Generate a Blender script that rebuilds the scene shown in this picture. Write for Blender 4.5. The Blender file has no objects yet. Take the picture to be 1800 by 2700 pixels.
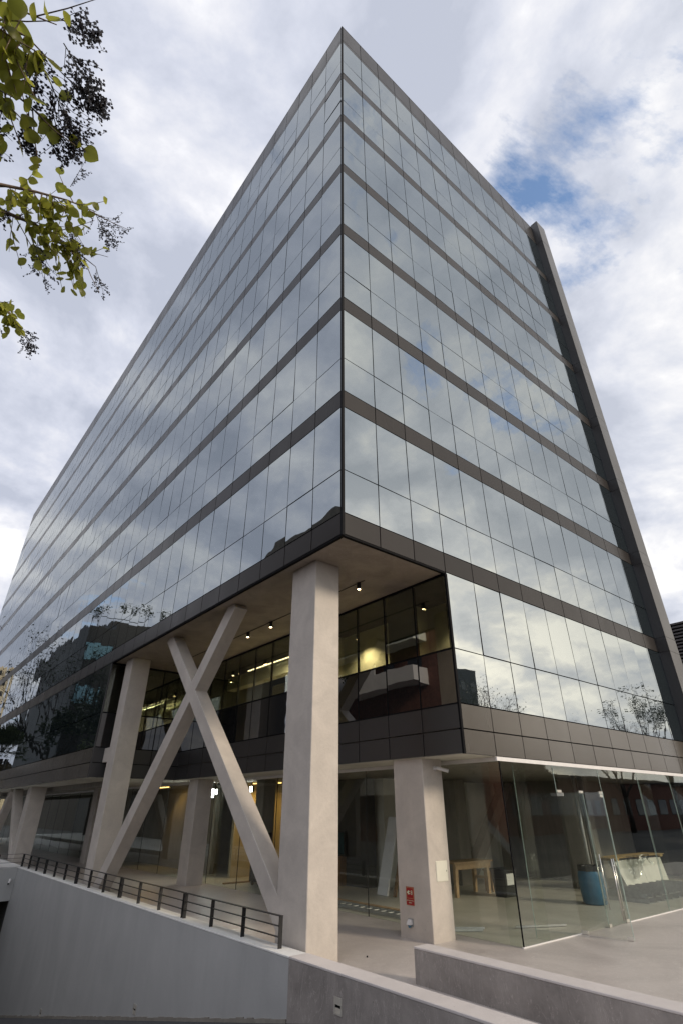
import bpy, bmesh, math, random
from mathutils import Vector, Matrix, Euler
R = math.radians
rnd = random.Random(7)
scene = bpy.context.scene
COL = scene.collection

# ------------------------------------------------------------------ camera
CAM = Vector((-6.928, -8.415, -5.634))
FPX = 1380.4                       # focal length in pixels of the 1800 x 2700 photograph
YAW, PITCH = R(39.33), R(29.72)
cd = bpy.data.cameras.new('camera')
cd.sensor_fit = 'VERTICAL'; cd.sensor_height = 36.0; cd.lens = FPX / 2700 * 36.0
cd.clip_start = 0.05; cd.clip_end = 3000
cam = bpy.data.objects.new('camera', cd); COL.objects.link(cam)
cam.location = CAM
fwd = Vector((math.sin(YAW) * math.cos(PITCH), math.cos(YAW) * math.cos(PITCH), math.sin(PITCH)))
cam.rotation_euler = fwd.to_track_quat('-Z', 'Y').to_euler()
scene.camera = cam

# ------------------------------------------------------------------ world: daylight sky behind broken cloud
SUN_DIR = Vector((0.33, -0.94, 0.0)).normalized() * math.cos(R(26)) + Vector((0, 0, math.sin(R(26))))
world = bpy.data.worlds.new('World'); scene.world = world; world.use_nodes = True
nt = world.node_tree; nt.nodes.clear()
def wn(t, **kw):
    n = nt.nodes.new(t)
    for k, v in kw.items(): setattr(n, k, v)
    return n
def wl(a, b): nt.links.new(a, b)
def wmath(op, a, b=None, clamp=False):
    n = wn('ShaderNodeMath', operation=op, use_clamp=clamp)
    for i, s in enumerate((a, b)):
        if s is None: continue
        if isinstance(s, (int, float)): n.inputs[i].default_value = s
        else: wl(s, n.inputs[i])
    return n.outputs[0]
def wramp(src, stops):
    n = wn('ShaderNodeValToRGB'); wl(src, n.inputs[0]); cr = n.color_ramp
    while len(cr.elements) < len(stops): cr.elements.new(0.5)
    for e, (p, c) in zip(cr.elements, stops):
        e.position = p; e.color = (c, c, c, 1) if isinstance(c, (int, float)) else (*c, 1)
    return n.outputs[0]
sky = wn('ShaderNodeTexSky', sky_type='NISHITA', sun_disc=False)
sky.sun_elevation = R(26); sky.sun_rotation = math.atan2(SUN_DIR.x, SUN_DIR.y)
sky.air_density = 1.0; sky.dust_density = 0.6; sky.ozone_density = 1.6
skys = wn('ShaderNodeVectorMath', operation='SCALE'); wl(sky.outputs[0], skys.inputs[0]); skys.inputs['Scale'].default_value = 0.22
tc = wn('ShaderNodeTexCoord')
sep = wn('ShaderNodeSeparateXYZ'); wl(tc.outputs['Generated'], sep.inputs[0])
zc = wmath('ADD', wmath('MAXIMUM', sep.outputs[2], 0.0), 0.30)
comb = wn('ShaderNodeCombineXYZ')
wl(wmath('DIVIDE', sep.outputs[0], zc), comb.inputs[0]); wl(wmath('DIVIDE', sep.outputs[1], zc), comb.inputs[1])
comb.inputs[2].default_value = 3.7
def wnoise(scale, detail, rough, dist, off):
    m = wn('ShaderNodeMapping'); wl(comb.outputs[0], m.inputs[0]); m.inputs['Location'].default_value = off
    n = wn('ShaderNodeTexNoise'); wl(m.outputs[0], n.inputs['Vector'])
    n.inputs['Scale'].default_value = scale; n.inputs['Detail'].default_value = detail
    n.inputs['Roughness'].default_value = rough; n.inputs['Distortion'].default_value = dist
    return n.outputs[0]
cover = wramp(wnoise(1.25, 12, 0.62, 0.25, (31.10, 3.12, 0)), [(0.330, 0.0), (0.384, 1.0)])
body = wnoise(1.35, 9, 0.55, 0.35, (7.1, 3.3, 2.0))
puff = wnoise(2.6, 10, 0.58, 0.2, (1.1, 8.3, 4.0))
puff2 = wnoise(2.6, 10, 0.58, 0.2, (1.1 + 0.045, 8.3 - 0.09, 4.0))      # a step towards the sun: lit and shaded sides of each lump
relief = wmath('SUBTRACT', puff, puff2)
shade = wmath('ADD', wmath('ADD', wmath('MULTIPLY', body, 0.50), wmath('MULTIPLY', puff, 0.50)), wmath('MULTIPLY', relief, 0.62))
ccol = wramp(shade, [(0.38, (0.50, 0.535, 0.62)), (0.48, (0.635, 0.665, 0.745)), (0.565, (0.80, 0.81, 0.845)), (0.65, (1.02, 1.015, 1.0))])
# cloud lit from behind towards the low sun: brighter and warmer there, falling off smoothly all round
dotn = wn('ShaderNodeVectorMath', operation='DOT_PRODUCT'); wl(tc.outputs['Generated'], dotn.inputs[0])
dotn.inputs[1].default_value = Vector((0.68, -0.72, 0.12)).normalized()
glow = wmath('POWER', wmath('MAXIMUM', wmath('ADD', wmath('MULTIPLY', dotn.outputs['Value'], 0.5), 0.5), 0.0), 6.0)
gcol = wramp(glow, [(0.0, (0.97, 0.97, 1.0)), (0.35, (1.10, 1.08, 1.03)), (0.72, (1.50, 1.42, 1.27)), (1.0, (2.6, 2.33, 1.90))])
cl2 = wn('ShaderNodeMix', data_type='RGBA', blend_type='MULTIPLY'); cl2.inputs[0].default_value = 1.0
wl(ccol, cl2.inputs[6]); wl(gcol, cl2.inputs[7])
mixc = wn('ShaderNodeMix', data_type='RGBA'); wl(cover, mixc.inputs[0]); wl(skys.outputs[0], mixc.inputs[6]); wl(cl2.outputs[2], mixc.inputs[7])
bg = wn('ShaderNodeBackground'); wl(mixc.outputs[2], bg.inputs['Color']); bg.inputs['Strength'].default_value = 0.74
wout = wn('ShaderNodeOutputWorld'); wl(bg.outputs[0], wout.inputs[0])

sd = bpy.data.lights.new('sun', 'SUN'); sd.energy = 1.5; sd.angle = R(12); sd.color = (1.0, 0.85, 0.66)
sun = bpy.data.objects.new('sun', sd); COL.objects.link(sun); sun.location = (10, -20, 30)
sun.rotation_euler = SUN_DIR.to_track_quat('Z', 'Y').to_euler()

scene.view_settings.view_transform = 'Standard'; scene.view_settings.look = 'None'
scene.view_settings.exposure = 0.6; scene.view_settings.gamma = 1.0
scene.view_settings.use_curve_mapping = False
scene.render.engine = 'CYCLES'
cy = scene.cycles
cy.max_bounces = 8; cy.diffuse_bounces = 3; cy.glossy_bounces = 5; cy.transmission_bounces = 6; cy.transparent_max_bounces = 14
cy.caustics_reflective = False; cy.caustics_refractive = False
cy.sample_clamp_indirect = 6.0
cy.use_denoising = True

# ------------------------------------------------------------------ materials
def mat(name):
    m = bpy.data.materials.new(name); m.use_nodes = True; m.node_tree.nodes.clear(); return m
class N:
    def __init__(s, m): s.t = m.node_tree
    def __call__(s, typ, **kw):
        n = s.t.nodes.new(typ)
        for k, v in kw.items(): setattr(n, k, v)
        return n
    def l(s, a, b): s.t.links.new(a, b)
    def noise(s, vec, scale, detail=4, rough=0.55, dist=0.0):
        n = s('ShaderNodeTexNoise'); s.l(vec, n.inputs['Vector'])
        n.inputs['Scale'].default_value = scale; n.inputs['Detail'].default_value = detail
        n.inputs['Roughness'].default_value = rough; n.inputs['Distortion'].default_value = dist
        return n.outputs[0]
    def ramp(s, src, stops):
        n = s('ShaderNodeValToRGB'); s.l(src, n.inputs[0]); cr = n.color_ramp
        while len(cr.elements) < len(stops): cr.elements.new(0.5)
        for e, (p, c) in zip(cr.elements, stops):
            e.position = p; e.color = (c, c, c, 1) if isinstance(c, (int, float)) else (*c, 1)
        return n.outputs[0]
    def math(s, op, a, b):
        n = s('ShaderNodeMath', operation=op)
        for i, q in enumerate((a, b)):
            if isinstance(q, (int, float)): n.inputs[i].default_value = q
            else: s.l(q, n.inputs[i])
        return n.outputs[0]
    def mix(s, fac, a, b, blend='MIX'):
        n = s('ShaderNodeMix', data_type='RGBA', blend_type=blend)
        for i, q in ((0, fac), (6, a), (7, b)):
            if isinstance(q, (int, float)): n.inputs[i].default_value = q
            elif isinstance(q, tuple): n.inputs[i].default_value = (*q, 1)
            else: s.l(q, n.inputs[i])
        return n.outputs[2]
    def mapping(s, vec, scale=(1, 1, 1), loc=(0, 0, 0)):
        n = s('ShaderNodeMapping'); s.l(vec, n.inputs[0]); n.inputs['Scale'].default_value = scale; n.inputs['Location'].default_value = loc
        return n.outputs[0]
    def bump(s, h, dist, strength=1.0):
        n = s('ShaderNodeBump'); s.l(h, n.inputs['Height']); n.inputs['Distance'].default_value = dist; n.inputs['Strength'].default_value = strength
        return n.outputs[0]
    def out(s, sh): s.l(sh, s('ShaderNodeOutputMaterial').inputs[0])
def setp(p, k, v, n):
    if isinstance(v, (int, float)): p.inputs[k].default_value = v
    elif isinstance(v, tuple): p.inputs[k].default_value = (*v, 1)
    else: n.l(v, p.inputs[k])
def plain(name, col, rough=0.5, metal=0.0, var=0.12, scale=4.0, bump=0.0, spec=0.5, emit=None):
    m = mat(name); n = N(m); g = n('ShaderNodeNewGeometry').outputs['Position']
    a = n.noise(g, scale, 6, 0.6)
    lo = tuple(c * (1 - var) for c in col); hi = tuple(min(1, c * (1 + var)) for c in col)
    c = n.ramp(a, [(0.3, lo), (0.7, hi)])
    p = n('ShaderNodeBsdfPrincipled'); setp(p, 'Base Color', c, n); setp(p, 'Roughness', rough, n); setp(p, 'Metallic', metal, n)
    p.inputs['Specular IOR Level'].default_value = spec
    if bump: setp(p, 'Normal', n.bump(n.noise(g, scale * 12, 5), bump), n)
    if emit: p.inputs['Emission Color'].default_value = (*emit[:3], 1); p.inputs['Emission Strength'].default_value = emit[3]
    n.out(p.outputs[0]); return m
def concrete(name, col, dark, streak=0.5, rough=0.55, big=0.7, scratch=False, spots=True, bump=0.004, smap=(3.2, 3.2, 0.55)):
    """trowelled cement: cloudy patches, upright streaks, pinholes"""
    m = mat(name); n = N(m); g = n('ShaderNodeNewGeometry').outputs['Position']
    a = n.noise(g, big, 8, 0.62, 0.8)
    b = n.noise(n.mapping(g, smap), 1.3, 7, 0.6, 0.6)
    f = n.noise(g, 14, 6, 0.65)
    s = n.math('ADD', n.math('MULTIPLY', a, 1 - streak), n.math('MULTIPLY', b, streak))
    s = n.math('ADD', n.math('MULTIPLY', s, 0.82), n.math('MULTIPLY', f, 0.18))
    c = n.ramp(s, [(0.33, dark), (0.66, col)])
    if scratch:
        w = n.noise(n.mapping(g, (1.0, 1.0, 0.35), (3, 1, 2)), 2.6, 9, 0.55, 2.6)
        w = n.ramp(w, [(0.492, 0.0), (0.5, 1.0), (0.508, 0.0)])
        c = n.mix(n.math('MULTIPLY', w, 0.30), c, tuple(min(1, q * 1.9) for q in col))
    if spots:
        v = n('ShaderNodeTexVoronoi'); n.l(g, v.inputs['Vector']); v.inputs['Scale'].default_value = 5.0
        sp = n.ramp(v.outputs['Distance'], [(0.03, 1.0), (0.06, 0.0)])
        c = n.mix(n.math('MULTIPLY', sp, 0.5), c, tuple(q * 0.5 for q in dark))
    p = n('ShaderNodeBsdfPrincipled'); setp(p, 'Base Color', c, n)
    setp(p, 'Roughness', n.ramp(f, [(0.3, rough - 0.08), (0.7, rough + 0.1)]), n)
    setp(p, 'Normal', n.bump(n.math('ADD', f, s), bump), n)
    n.out(p.outputs[0]); return m
def facade_glass(name, base, ior, tint, warp=0.0034):
    """coated mirror glass: dark body, strong reflection, every pane slightly bowed its own way"""
    m = mat(name); n = N(m)
    o = n('ShaderNodeTexCoord').outputs['Object']; oi = n('ShaderNodeObjectInfo')
    va = n('ShaderNodeVectorMath', operation='SCALE'); n.l(oi.outputs['Location'], va.inputs[0]); va.inputs['Scale'].default_value = 3.17
    vb = n('ShaderNodeVectorMath', operation='ADD'); n.l(o, vb.inputs[0]); n.l(va.outputs[0], vb.inputs[1])
    h = n.noise(vb.outputs[0], 0.85, 2, 0.4)
    p = n('ShaderNodeBsdfPrincipled'); setp(p, 'Base Color', base, n); setp(p, 'Roughness', 0.012, n)
    p.inputs['IOR'].default_value = ior; p.inputs['Specular Tint'].default_value = (*tint, 1)
    setp(p, 'Normal', n.bump(h, warp), n)
    n.out(p.outputs[0]); return m
def clear_glass(name, tint, boost=1.0, f0=0.05):
    m = mat(name); n = N(m)
    lw = n('ShaderNodeLayerWeight'); lw.inputs['Blend'].default_value = 0.5      # Schlick, alike from both sides of a thin pane
    sch = n.math('ADD', n.math('MULTIPLY', n.math('POWER', lw.outputs['Facing'], 5.0), 0.96), 0.04)
    fac = n.math('MINIMUM', n.math('ADD', n.math('MULTIPLY', sch, boost), f0), 0.95)
    o = n('ShaderNodeNewGeometry').outputs['Position']
    nb = n.bump(n.noise(o, 0.7, 2, 0.4), 0.002)
    tr = n('ShaderNodeBsdfTransparent'); tr.inputs[0].default_value = (*tint, 1)
    gl = n('ShaderNodeBsdfGlossy'); gl.inputs['Roughness'].default_value = 0.01; gl.inputs['Color'].default_value = (0.92, 0.97, 0.94, 1)
    n.l(nb, gl.inputs['Normal'])
    mx = n('ShaderNodeMixShader'); n.l(fac, mx.inputs[0]); n.l(tr.outputs[0], mx.inputs[1]); n.l(gl.outputs[0], mx.inputs[2])
    n.out(mx.outputs[0]); return m
def metal_panel(name, col, rough, metal=0.15, ior=1.6):
    m = mat(name); n = N(m); oi = n('ShaderNodeObjectInfo'); g = n('ShaderNodeNewGeometry').outputs['Position']
    a = n.noise(n.mapping(g, (1, 1, 0.4)), 0.9, 4, 0.5)
    c = n.mix(oi.outputs['Random'], tuple(q * 0.90 for q in col), tuple(q * 1.12 for q in col))
    c = n.mix(n.math('MULTIPLY', a, 0.4), c, tuple(q * 0.75 for q in col))
    p = n('ShaderNodeBsdfPrincipled'); setp(p, 'Base Color', c, n); setp(p, 'Metallic', metal, n); p.inputs['IOR'].default_value = ior
    setp(p, 'Roughness', n.ramp(a, [(0.3, rough - 0.04), (0.7, rough + 0.06)]), n)
    n.out(p.outputs[0]); return m
def emitter(name, col, s):
    m = mat(name); n = N(m); e = n('ShaderNodeEmission'); e.inputs[0].default_value = (*col, 1); e.inputs[1].default_value = s
    n.out(e.outputs[0]); return m
def leafy(name, a, b, trans):
    m = mat(name); n = N(m); oi = n('ShaderNodeObjectInfo'); g = n('ShaderNodeNewGeometry').outputs['Position']
    r = n.math('ADD', n.math('MULTIPLY', oi.outputs['Random'], 0.6), n.math('MULTIPLY', n.noise(g, 9, 3), 0.4))
    c = n.mix(r, a, b)
    d = n('ShaderNodeBsdfPrincipled'); setp(d, 'Base Color', c, n); setp(d, 'Roughness', 0.38, n)
    t = n('ShaderNodeBsdfTranslucent'); n.l(n.mix(0.5, c, tuple(min(1, q * 1.8) for q in b)), t.inputs[0])
    mx = n('ShaderNodeMixShader'); mx.inputs[0].default_value = trans; n.l(d.outputs[0], mx.inputs[1]); n.l(t.outputs[0], mx.inputs[2])
    n.out(mx.outputs[0]); return m

M = {}
M['mirror'] = facade_glass('mirror_glass', (0.012, 0.017, 0.018), 4.2, (0.89, 0.96, 1.0))
M['darkglass'] = facade_glass('dark_spandrel_glass', (0.010, 0.011, 0.012), 2.5, (1, 1, 1))
M['recess'] = clear_glass('tinted_window_glass', (0.80, 0.82, 0.70), 1.6, 0.10)
M['shop'] = clear_glass('clear_storefront_glass', (0.945, 0.958, 0.94), 1.0, 0.0)
M['edge'] = plain('glass_edge', (0.35, 0.45, 0.40), 0.2, 0, 0.1)
M['bronze'] = metal_panel('bronze_panel', (0.038, 0.034, 0.032), 0.30, 0.0, 1.22)
M['bronzelit'] = metal_panel('lit_bronze_panel', (0.088, 0.078, 0.066), 0.22, 0.0, 1.6)  # satin copy of the bronze panel; reflected low-sky brightness put into its paler colour
M['bronzedark'] = metal_panel('dark_panel', (0.040, 0.038, 0.038), 0.40)
M['fin'] = metal_panel('fin_panel', (0.060, 0.055, 0.050), 0.34, 0.0, 1.38)
M['black'] = plain('black_metal', (0.012, 0.012, 0.013), 0.45, 0.0, 0.2)
M['joint'] = plain('joint_black', (0.006, 0.006, 0.007), 0.7, 0.0, 0.2, spec=0.1)
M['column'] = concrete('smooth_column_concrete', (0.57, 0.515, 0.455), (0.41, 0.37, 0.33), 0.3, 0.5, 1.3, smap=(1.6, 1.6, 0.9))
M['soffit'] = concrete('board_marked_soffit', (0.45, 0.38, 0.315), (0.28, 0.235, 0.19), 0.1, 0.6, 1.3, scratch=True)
M['paint'] = concrete('grey_painted_render', (0.45, 0.45, 0.44), (0.335, 0.337, 0.332), 0.5, 0.5, 0.35, spots=False, bump=0.002, smap=(1.0, 1.0, 0.25))
M['copinggrey'] = concrete('pale_coping', (0.76, 0.75, 0.72), (0.64, 0.63, 0.60), 0.1, 0.6, 1.5)
M['coping'] = concrete('light_coping', (0.60, 0.555, 0.53), (0.50, 0.46, 0.44), 0.1, 0.55, 1.0)
M['lowwall'] = concrete('polished_cement_wall', (0.37, 0.335, 0.31), (0.17, 0.154, 0.143), 0.55, 0.42, 0.9, scratch=True, smap=(1.5, 1.5, 0.6))
M['terrace'] = concrete('polished_terrace', (0.56, 0.51, 0.475), (0.37, 0.335, 0.31), 0.0, 0.36, 0.55, scratch=True, bump=0.001)
M['inside'] = concrete('interior_floor', (0.50, 0.485, 0.42), (0.35, 0.34, 0.29), 0.0, 0.4, 0.6, scratch=True, bump=0.001)
M['asphalt'] = plain('asphalt', (0.055, 0.055, 0.058), 0.85, 0, 0.25, 30, 0.004)
M['ground'] = plain('street_paving', (0.085, 0.082, 0.08), 0.8, 0, 0.2, 2, 0.003)
M['white'] = plain('white_channel', (0.74, 0.72, 0.70), 0.4, 0, 0.05)
M['plaster'] = plain('interior_plaster', (0.58, 0.56, 0.48), 0.8, 0, 0.18, 0.8)
M['cream'] = plain('cream_wall', (0.46, 0.40, 0.26), 0.8, 0, 0.12, 0.9)
M['wallgrey'] = concrete('raw_interior_concrete', (0.31, 0.285, 0.245), (0.17, 0.157, 0.135), 0.5, 0.7, 0.5)
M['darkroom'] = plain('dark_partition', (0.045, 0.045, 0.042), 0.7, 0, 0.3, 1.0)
M['steel'] = plain('brushed_steel', (0.62, 0.60, 0.56), 0.28, 1.0, 0.06)
M['patch'] = plain('pale_metal_patch', (0.72, 0.69, 0.62), 0.32, 0.6, 0.06)
M['lamp'] = emitter('warm_lamp', (1.0, 0.72, 0.38), 14.0)
M['tube'] = emitter('led_strip', (1.0, 0.82, 0.55), 3.2)
M['flood'] = emitter('work_lamp', (0.95, 1.0, 0.95), 30.0)
M['amber'] = emitter('amber_lamp', (1.0, 0.62, 0.18), 3.0)
M['bark'] = plain('grey_bark', (0.16, 0.115, 0.085), 0.85, 0, 0.3, 20)
M['barkdark'] = plain('dark_bark', (0.05, 0.042, 0.035), 0.9, 0, 0.3, 6)
M['leaf'] = leafy('privet_leaf', (0.085, 0.115, 0.014), (0.27, 0.27, 0.045), 0.70)
M['leafdark'] = leafy('dark_leaf', (0.018, 0.028, 0.010), (0.05, 0.06, 0.022), 0.25)
M['palm'] = leafy('palm_leaf', (0.035, 0.06, 0.018), (0.09, 0.11, 0.035), 0.2)
M['drypalm'] = plain('dry_palm', (0.16, 0.11, 0.045), 0.9, 0, 0.3, 5)
M['berry'] = plain('dark_berry', (0.012, 0.009, 0.016), 0.35, 0, 0.3, 40)
M['red'] = plain('sign_red', (0.30, 0.008, 0.012), 0.35, 0, 0.05)
M['signprint'] = plain('sign_print', (0.62, 0.72, 0.50), 0.4, 0, 0.05)
M['signgold'] = plain('sign_gold', (0.50, 0.30, 0.14), 0.4, 0, 0.05)
M['offwhite'] = plain('offwhite_box', (0.68, 0.66, 0.56), 0.4, 0, 0.04)
M['wood'] = plain('raw_timber', (0.36, 0.25, 0.14), 0.7, 0, 0.25, 7)
M['pallet'] = plain('yellow_timber', (0.40, 0.28, 0.10), 0.7, 0, 0.25, 9)
M['board'] = plain('plasterboard', (0.66, 0.68, 0.62), 0.7, 0, 0.06, 3)
M['blue'] = plain('blue_drum', (0.035, 0.13, 0.22), 0.42, 0, 0.15, 5)
M['bin'] = plain('black_plastic', (0.018, 0.018, 0.02), 0.45, 0, 0.2, 8)
M['paper'] = plain('white_paper', (0.72, 0.72, 0.72), 0.7, 0, 0.05)
M['galv'] = plain('galvanised_stud', (0.38, 0.39, 0.38), 0.4, 0.6, 0.15, 9)
M['plastic'] = clear_glass('thin_plastic_film', (0.80, 0.82, 0.80), 2.2, 0.14)
M['carton'] = plain('carton', (0.20, 0.115, 0.055), 0.8, 0, 0.2, 6)
M['cartonprint'] = plain('carton_print', (0.42, 0.20, 0.06), 0.8, 0, 0.1, 6)
M['brick'] = plain('red_brick', (0.17, 0.075, 0.055), 0.85, 0, 0.3, 3.0, 0.01)
M['brickgrey'] = plain('weathered_brick', (0.085, 0.075, 0.068), 0.9, 0, 0.3, 2.0, 0.01)
M['bwhite'] = plain('white_render', (0.80, 0.79, 0.78), 0.8, 0, 0.08, 0.6)
M['charcoal'] = plain('charcoal_cladding', (0.040, 0.038, 0.037), 0.6, 0, 0.15, 0.8)
M['bluewin'] = facade_glass('sky_window', (0.02, 0.05, 0.06), 3.2, (0.55, 0.9, 1.0))
M['beige'] = plain('beige_render', (0.55, 0.47, 0.33), 0.8, 0, 0.1, 0.3)
M['window'] = facade_glass('window_pane', (0.01, 0.012, 0.014), 1.6, (1, 1, 1))
M['slat'] = plain('grey_slat', (0.20, 0.19, 0.195), 0.5, 0.0, 0.1)
M['cctv'] = plain('white_plastic', (0.68, 0.66, 0.65), 0.35, 0, 0.04)

# ------------------------------------------------------------------ mesh helpers
WL = {}
def link(o, parent=None):
    COL.objects.link(o)
    if parent is not None:
        o.parent = parent
        o.matrix_parent_inverse = Matrix.Translation(-WL[parent.name])
    return o
def obj(name, me, m, parent=None, loc=(0, 0, 0), rot=(0, 0, 0)):
    """object placed in world coordinates, also when it has a parent"""
    o = bpy.data.objects.new(name, me)
    if m is not None and len(me.materials) == 0: me.materials.append(M[m])
    o.location = loc; o.rotation_euler = rot
    link(o, parent); WL[o.name] = Vector(loc)
    return o
def thing(name, label, cat, loc, group=None):
    o = bpy.data.objects.new(name, None); o.empty_display_size = 0.3; o.location = loc; COL.objects.link(o)
    WL[o.name] = Vector(loc); tag(o, label, cat, group); return o
def tag(o, label, cat, group=None):
    o['label'] = label; o['category'] = cat
    if group: o['group'] = group
    return o
def structure(o): o['kind'] = 'structure'; return o
def stuff(o): o['kind'] = 'stuff'; return o
class MB:
    def __init__(s): s.v = []; s.f = []
    def hexa(s, p):
        b = len(s.v); s.v += [tuple(q) for q in p]
        s.f += [tuple(b + i for i in q) for q in ((0, 3, 2, 1), (4, 5, 6, 7), (0, 1, 5, 4), (1, 2, 6, 5), (2, 3, 7, 6), (3, 0, 4, 7))]
        return s
    def box(s, x0, x1, y0, y1, z0, z1):
        return s.hexa([(x0, y0, z0), (x1, y0, z0), (x1, y1, z0), (x0, y1, z0), (x0, y0, z1), (x1, y0, z1), (x1, y1, z1), (x0, y1, z1)])
    def quad(s, *p):
        b = len(s.v); s.v += [tuple(q) for q in p]; s.f.append(tuple(range(b, b + len(p)))); return s
    def prism(s, poly, d):
        """closed polygon (3D points) pushed along vector d"""
        b = len(s.v); n = len(poly); d = Vector(d)
        s.v += [tuple(q) for q in poly] + [tuple(Vector(q) + d) for q in poly]
        s.f.append(tuple(range(b + n - 1, b - 1, -1))); s.f.append(tuple(range(b + n, b + 2 * n)))
        for i in range(n): s.f.append((b + i, b + (i + 1) % n, b + n + (i + 1) % n, b + n + i))
        return s
    def tube(s, pts, rads, n=8, cap=True):
        pts = [Vector(p) for p in pts]; b0 = len(s.v); up = None
        for i, p in enumerate(pts):
            t = (pts[min(i + 1, len(pts) - 1)] - pts[max(i - 1, 0)])
            t = t.normalized() if t.length > 1e-9 else Vector((0, 0, 1))
            if up is None: up = t.orthogonal().normalized()
            else:
                up = up - t * up.dot(t); up = up.normalized() if up.length > 1e-6 else t.orthogonal().normalized()
            w = t.cross(up); r = rads[i] if isinstance(rads, (list, tuple)) else rads
            for k in range(n):
                a = 2 * math.pi * k / n
                s.v.append(tuple(p + (up * math.cos(a) + w * math.sin(a)) * r))
        for i in range(len(pts) - 1):
            for k in range(n):
                a = b0 + i * n + k; c = b0 + i * n + (k + 1) % n
                s.f.append((a, c, c + n, a + n))
        if cap:
            s.f.append(tuple(b0 + k for k in range(n - 1, -1, -1))); e = b0 + (len(pts) - 1) * n
            s.f.append(tuple(e + k for k in range(n)))
        return s
    def lathe(s, prof, n=24, c=(0, 0)):
        return s.tube([(c[0], c[1], z) for r, z in prof], [r for r, z in prof], n)
    def mesh(s, name, smooth=False):
        me = bpy.data.meshes.new(name); me.from_pydata(s.v, [], s.f); me.update()
        if smooth: me.polygons.foreach_set('use_smooth', [True] * len(me.polygons))
        return me
def chamfer(me, w, seg=1):
    bm = bmesh.new(); bm.from_mesh(me)
    bmesh.ops.bevel(bm, geom=list(bm.edges), offset=w, segments=seg, profile=0.5, affect='EDGES', clamp_overlap=True)
    bm.to_mesh(me); bm.free(); me.update(); return me
def boxo(name, m, parent, x0, x1, y0, y1, z0, z1, ch=0.0):
    me = MB().box(x0, x1, y0, y1, z0, z1).mesh(name)
    if ch: chamfer(me, ch)
    return obj(name, me, m, parent)
def lamp_light(name, kind, loc, energy, col, size=0.05, to=None, cone=100, blend=0.6):
    l = bpy.data.lights.new(name, kind); l.energy = energy; l.color = col
    if kind == 'SPOT': l.spot_size = R(cone); l.spot_blend = blend; l.shadow_soft_size = size
    elif kind == 'POINT': l.shadow_soft_size = size
    elif kind == 'AREA': l.size = size
    o = bpy.data.objects.new(name, l); o.location = loc; COL.objects.link(o)
    if to is not None: o.rotation_euler = (Vector(to) - Vector(loc)).to_track_quat('-Z', 'Y').to_euler()
    return o

# ------------------------------------------------------------------ dimensions
WR, WLF = 1.2, 1.2137                   # module of right and left facade
H, BAND, TRANS = 3.8875, 0.585, 1.830   # storey, spandrel band, transom above the band's underside
PB, PT = 27.187, 28.994
L2B, L2M, L2S = -3.38, -3.95, -4.49     # second storey: glass bottom, spandrel joint, spandrel underside
G = -8.13                               # terrace level
NR, NL = 14, 54
XR, YL = NR * WR, NL * WLF
RX, RY = 3 * WR, 13 * WLF               # notch in the corner

# ================================================================== SETTING
g = MB()
ZS = -8.2
g.quad((-400, -400, ZS), (-6.3, -400, ZS), (-6.3, 400, ZS), (-400, 400, ZS))
g.quad((-6.3, -400, ZS), (400, -400, ZS), (400, -1.4, ZS), (-6.3, -1.4, ZS))
g.quad((18, -1.4, ZS), (400, -1.4, ZS), (400, 400, ZS), (18, 400, ZS))
g.quad((-6.3, 66, ZS), (18, 66, ZS), (18, 400, ZS), (-6.3, 400, ZS))
structure(obj('ground', g.mesh('ground'), 'ground'))
rp = MB()
rp.quad((-6.3, -1.4, ZS), (-0.05, -1.4, ZS), (-0.05, 26, ZS - 27.4 * 0.193), (-6.3, 26, ZS - 27.4 * 0.193))
rp.quad((-6.3, 26, ZS - 27.4 * 0.193), (-0.05, 26, ZS - 27.4 * 0.193), (-0.05, 48, ZS - 27.4 * 0.193), (-6.3, 48, ZS - 27.4 * 0.193))
structure(obj('driveway', rp.mesh('driveway'), 'asphalt'))
structure(boxo('terrace', 'terrace', None, 0.305, 30, -7.0, 66, G - 0.5, G))
structure(boxo('road', 'asphalt', None, -200, 200, -24, -12, ZS + 0.001, ZS + 0.006))

# retaining wall of the ramp, painted grey, pale coping
rw = thing('ramp_wall', 'grey painted retaining wall beside the sunken driveway, below the black railing', 'wall', (-0.1, 12, -10))
def slopewall(x0, x1, y0, y1, ztop):
    m = MB()
    m.hexa([(x0, y0, -9.4), (x1, y0, -9.4), (x1, y1, -13.6), (x0, y1, -13.6), (x0, y0, ztop), (x1, y0, ztop), (x1, y1, ztop), (x0, y1, ztop)])
    return m
obj('wall_face', slopewall(-0.10, 0.29, 1.37, 23.3, -7.895).mesh('wall_face'), 'paint', rw)
boxo('coping', 'copinggrey', rw, -0.104, 0.30, 1.37, 23.3, -7.893, -7.862, 0.006)
# rough kerb line where the render stops above the driveway
kb = MB(); yy = 1.37
while yy < 23.0:
    y2 = min(yy + rnd.uniform(0.10, 0.35), 23.2); t = rnd.uniform(0.05, 0.075)
    z1 = ZS - (yy + 1.4) * 0.193; z2 = ZS - (y2 + 1.4) * 0.193
    kb.hexa([(-0.125, yy, z1 - 0.2), (-0.09, yy, z1 - 0.2), (-0.09, y2, z2 - 0.2), (-0.125, y2, z2 - 0.2),
             (-0.125, yy, z1 + t), (-0.09, yy, z1 + t), (-0.09, y2, z2 + t), (-0.125, y2, z2 + t)])
    yy = y2
obj('kerb_edge', kb.mesh('kerb_edge'), 'wallgrey', rw)

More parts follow.
